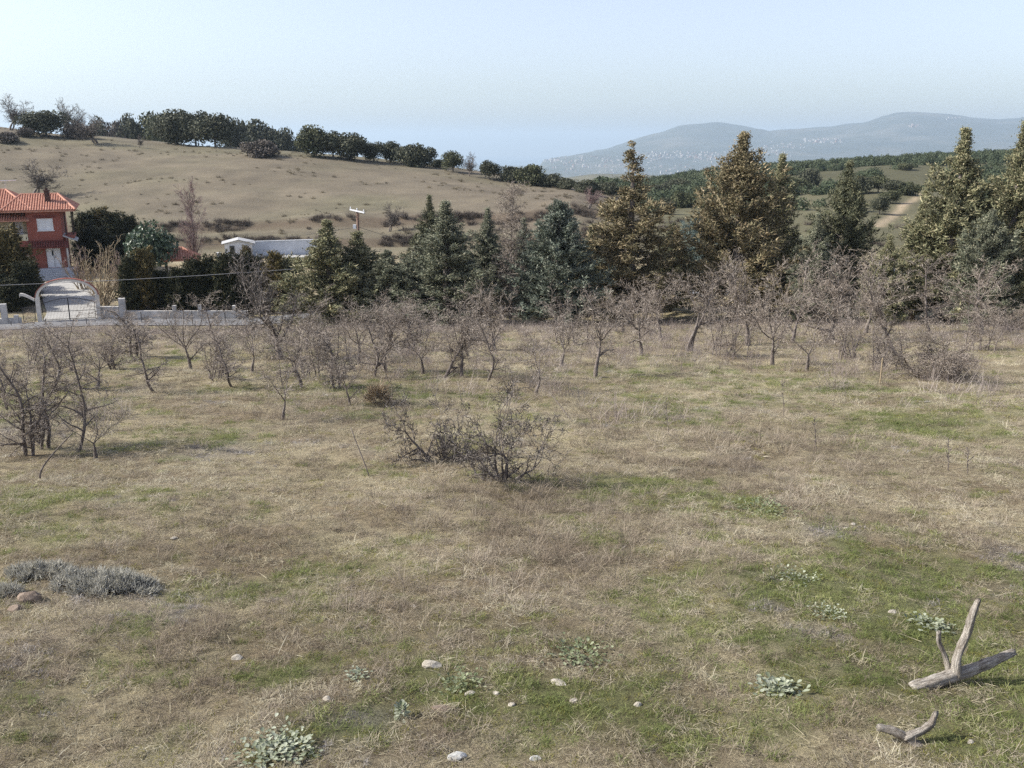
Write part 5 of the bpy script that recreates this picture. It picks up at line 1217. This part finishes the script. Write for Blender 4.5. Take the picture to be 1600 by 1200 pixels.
scatter('fallen_straws','litter',x,y,.7,1.3,'pale fallen straws lying flat on the meadow','straw',g,np.clip(.6+g.normal(0,.25,len(x)),0,1),tilt=.06)
# misty dry weeds between the orchard trees
x,y,s = gather([(20,34,.55,1),(34,68,1.0,1.1)])
k = fbm(x/6,y/6,161,3)+np.clip((y-30)/60,0,.3)-.25*np.clip(mask(E_GREEN,x,y),0,1) > .5
x,y = x[k],y[k]
scatter('dry_weeds','weed',x,y,.6,1.2,'grey-mauve dry weeds standing between the orchard trees','weeds',g)
# dark brush on the terrace banks, tussocks on the field
X = []; Y = []
for yb in (127.0,139.0):
    x = g.uniform(-75,17,420); yy = yb+(fbm(x/20,x*0,31,2)-.5)*6+g.normal(0,.9,420); k = fbm(x/7,yy/3,171,3) > .5; X.append(x[k]); Y.append(yy[k])
x = g.uniform(-30,25,330); yy = g.uniform(100,126,330); k = fbm(x/9,yy/9,175,3) > .55; X.append(x[k]); Y.append(yy[k])
x = g.uniform(-16,60,700); yy = g.uniform(80,140,700); k = fbm(x/9,yy/9,177,3) > .46; X.append(x[k]); Y.append(yy[k])
x = np.concatenate(X); y = np.concatenate(Y); scatter('bank_brush','brush',x,y,.35,.95,'dark dry brush growing along the terrace banks','brush',g)
yy = np.sqrt(g.uniform(130**2,245**2,2600)); x = g.uniform(-.66,.16,2600)*yy; k = fbm(x/14,yy/8,181,3)+g.normal(0,.08,2600) > .6; x,yy = x[k],yy[k]
scatter('field_tussocks','ftuft',x,yy,.3,1.3,'small dark tussocks dotted over the big field','grass',g)
# woods on the right-hand ridge and beyond the crest
yy = g.uniform(215,520,9000); t = g.uniform(.09,.8,9000); x = t*yy
k = (fbm(x/30,yy/30,191,4)+.22*np.clip((yy-300)/60,0,1)+.25*np.clip((.3-t)/.1,0,1) > .52)
k &= ~((t > .30)&(t < .47)&(yy > 225)&(yy < 372)&(fbm(x/22,yy/22,193,3) > .44))
rd = hit(1298,259,300,420); k &= ~((t > .31)&(t < .47)&(np.abs(yy-rd.y) < 7))
x2 = g.uniform(.1,.8,900); y2 = g.uniform(150,380,900); k2 = (fbm(x2*y2/16,y2/16,197,3) > .5)&~((x2 > .365)&(x2 < .455)); x,yy = np.concatenate([x[k],(x2*y2)[k2]]),np.concatenate([yy[k],y2[k2]])
scatter('ridge_wood','wood',x,yy,.4,1.2,'dense evergreen scrub wood covering the right-hand ridge','woods',g,np.clip(.5+(fbm(x/15,yy/15,195,3)-.5)*1.8+g.normal(0,.12,len(x)),0,1))

# ------------------------------------------------------------------ the far town on the mountain's foot
B = []
def town(n_, u0,u1,v0,v1, dens=None, big=1.0):
    for _ in range(n_):
        u = R.uniform(u0,u1); v = R.uniform(v0,v1)
        p = hit(u,v,5000,10600)
        if p.z < SEA+6: continue
        B.append((p.x,p.y,p.z,R.uniform(8,19)*big,R.uniform(8,14),R.uniform(6,12)*big,R.uniform(-.5,.5)))
town(170,985,1135,237,250); town(90,860,990,243,262); town(110,880,1140,247,275); town(60,1130,1240,232,248); town(40,1255,1315,217,224,big=1.3); town(26,1190,1260,222,232); town(12,1420,1435,195,199,big=1.3); town(10,1480,1500,184,187,big=1.2); town(30,1000,1200,262,276); town(14,835,875,246,252,big=1.4)
V = []; F = []
for (x,y,z,a,b_,h_,rz) in B:
    c_,s_ = math.cos(rz),math.sin(rz); k = len(V)
    for zz in (z-8,z+h_):
        for (dx,dy) in ((-a/2,-b_/2),(a/2,-b_/2),(a/2,b_/2),(-a/2,b_/2)): V.append((x+dx*c_-dy*s_,y+dx*s_+dy*c_,zz))
    F += [(k+4,k+5,k+6,k+7),(k,k+1,k+5,k+4),(k+1,k+2,k+6,k+5),(k+2,k+3,k+7,k+6),(k+3,k,k+4,k+7)]
tag(obj('distant_town', mesh_np('distant_town', np.array(V), np.array(F), [M['town']])), 'distant town of white blocks spread along the foot of the mountain', 'town', kind='stuff')

# ------------------------------------------------------------------ the air
hz = MB().box(-21500,21500,-300,31500,SEA-12,345)
hm, nt, b = mat_base('haze_air'); nt.nodes.remove(b)
pv_ = nt.nodes.new('ShaderNodeVolumePrincipled'); pv_.inputs['Color'].default_value = (.68,.85,1.0,1); pv_.inputs['Density'].default_value = 9e-5; pv_.inputs['Anisotropy'].default_value = 0.2
nt.links.new(pv_.outputs[0], nt.nodes['Material Output'].inputs['Volume'])
tag(hz.build('haze', hm), 'pale blue haze filling the air over the land', 'haze', kind='stuff')
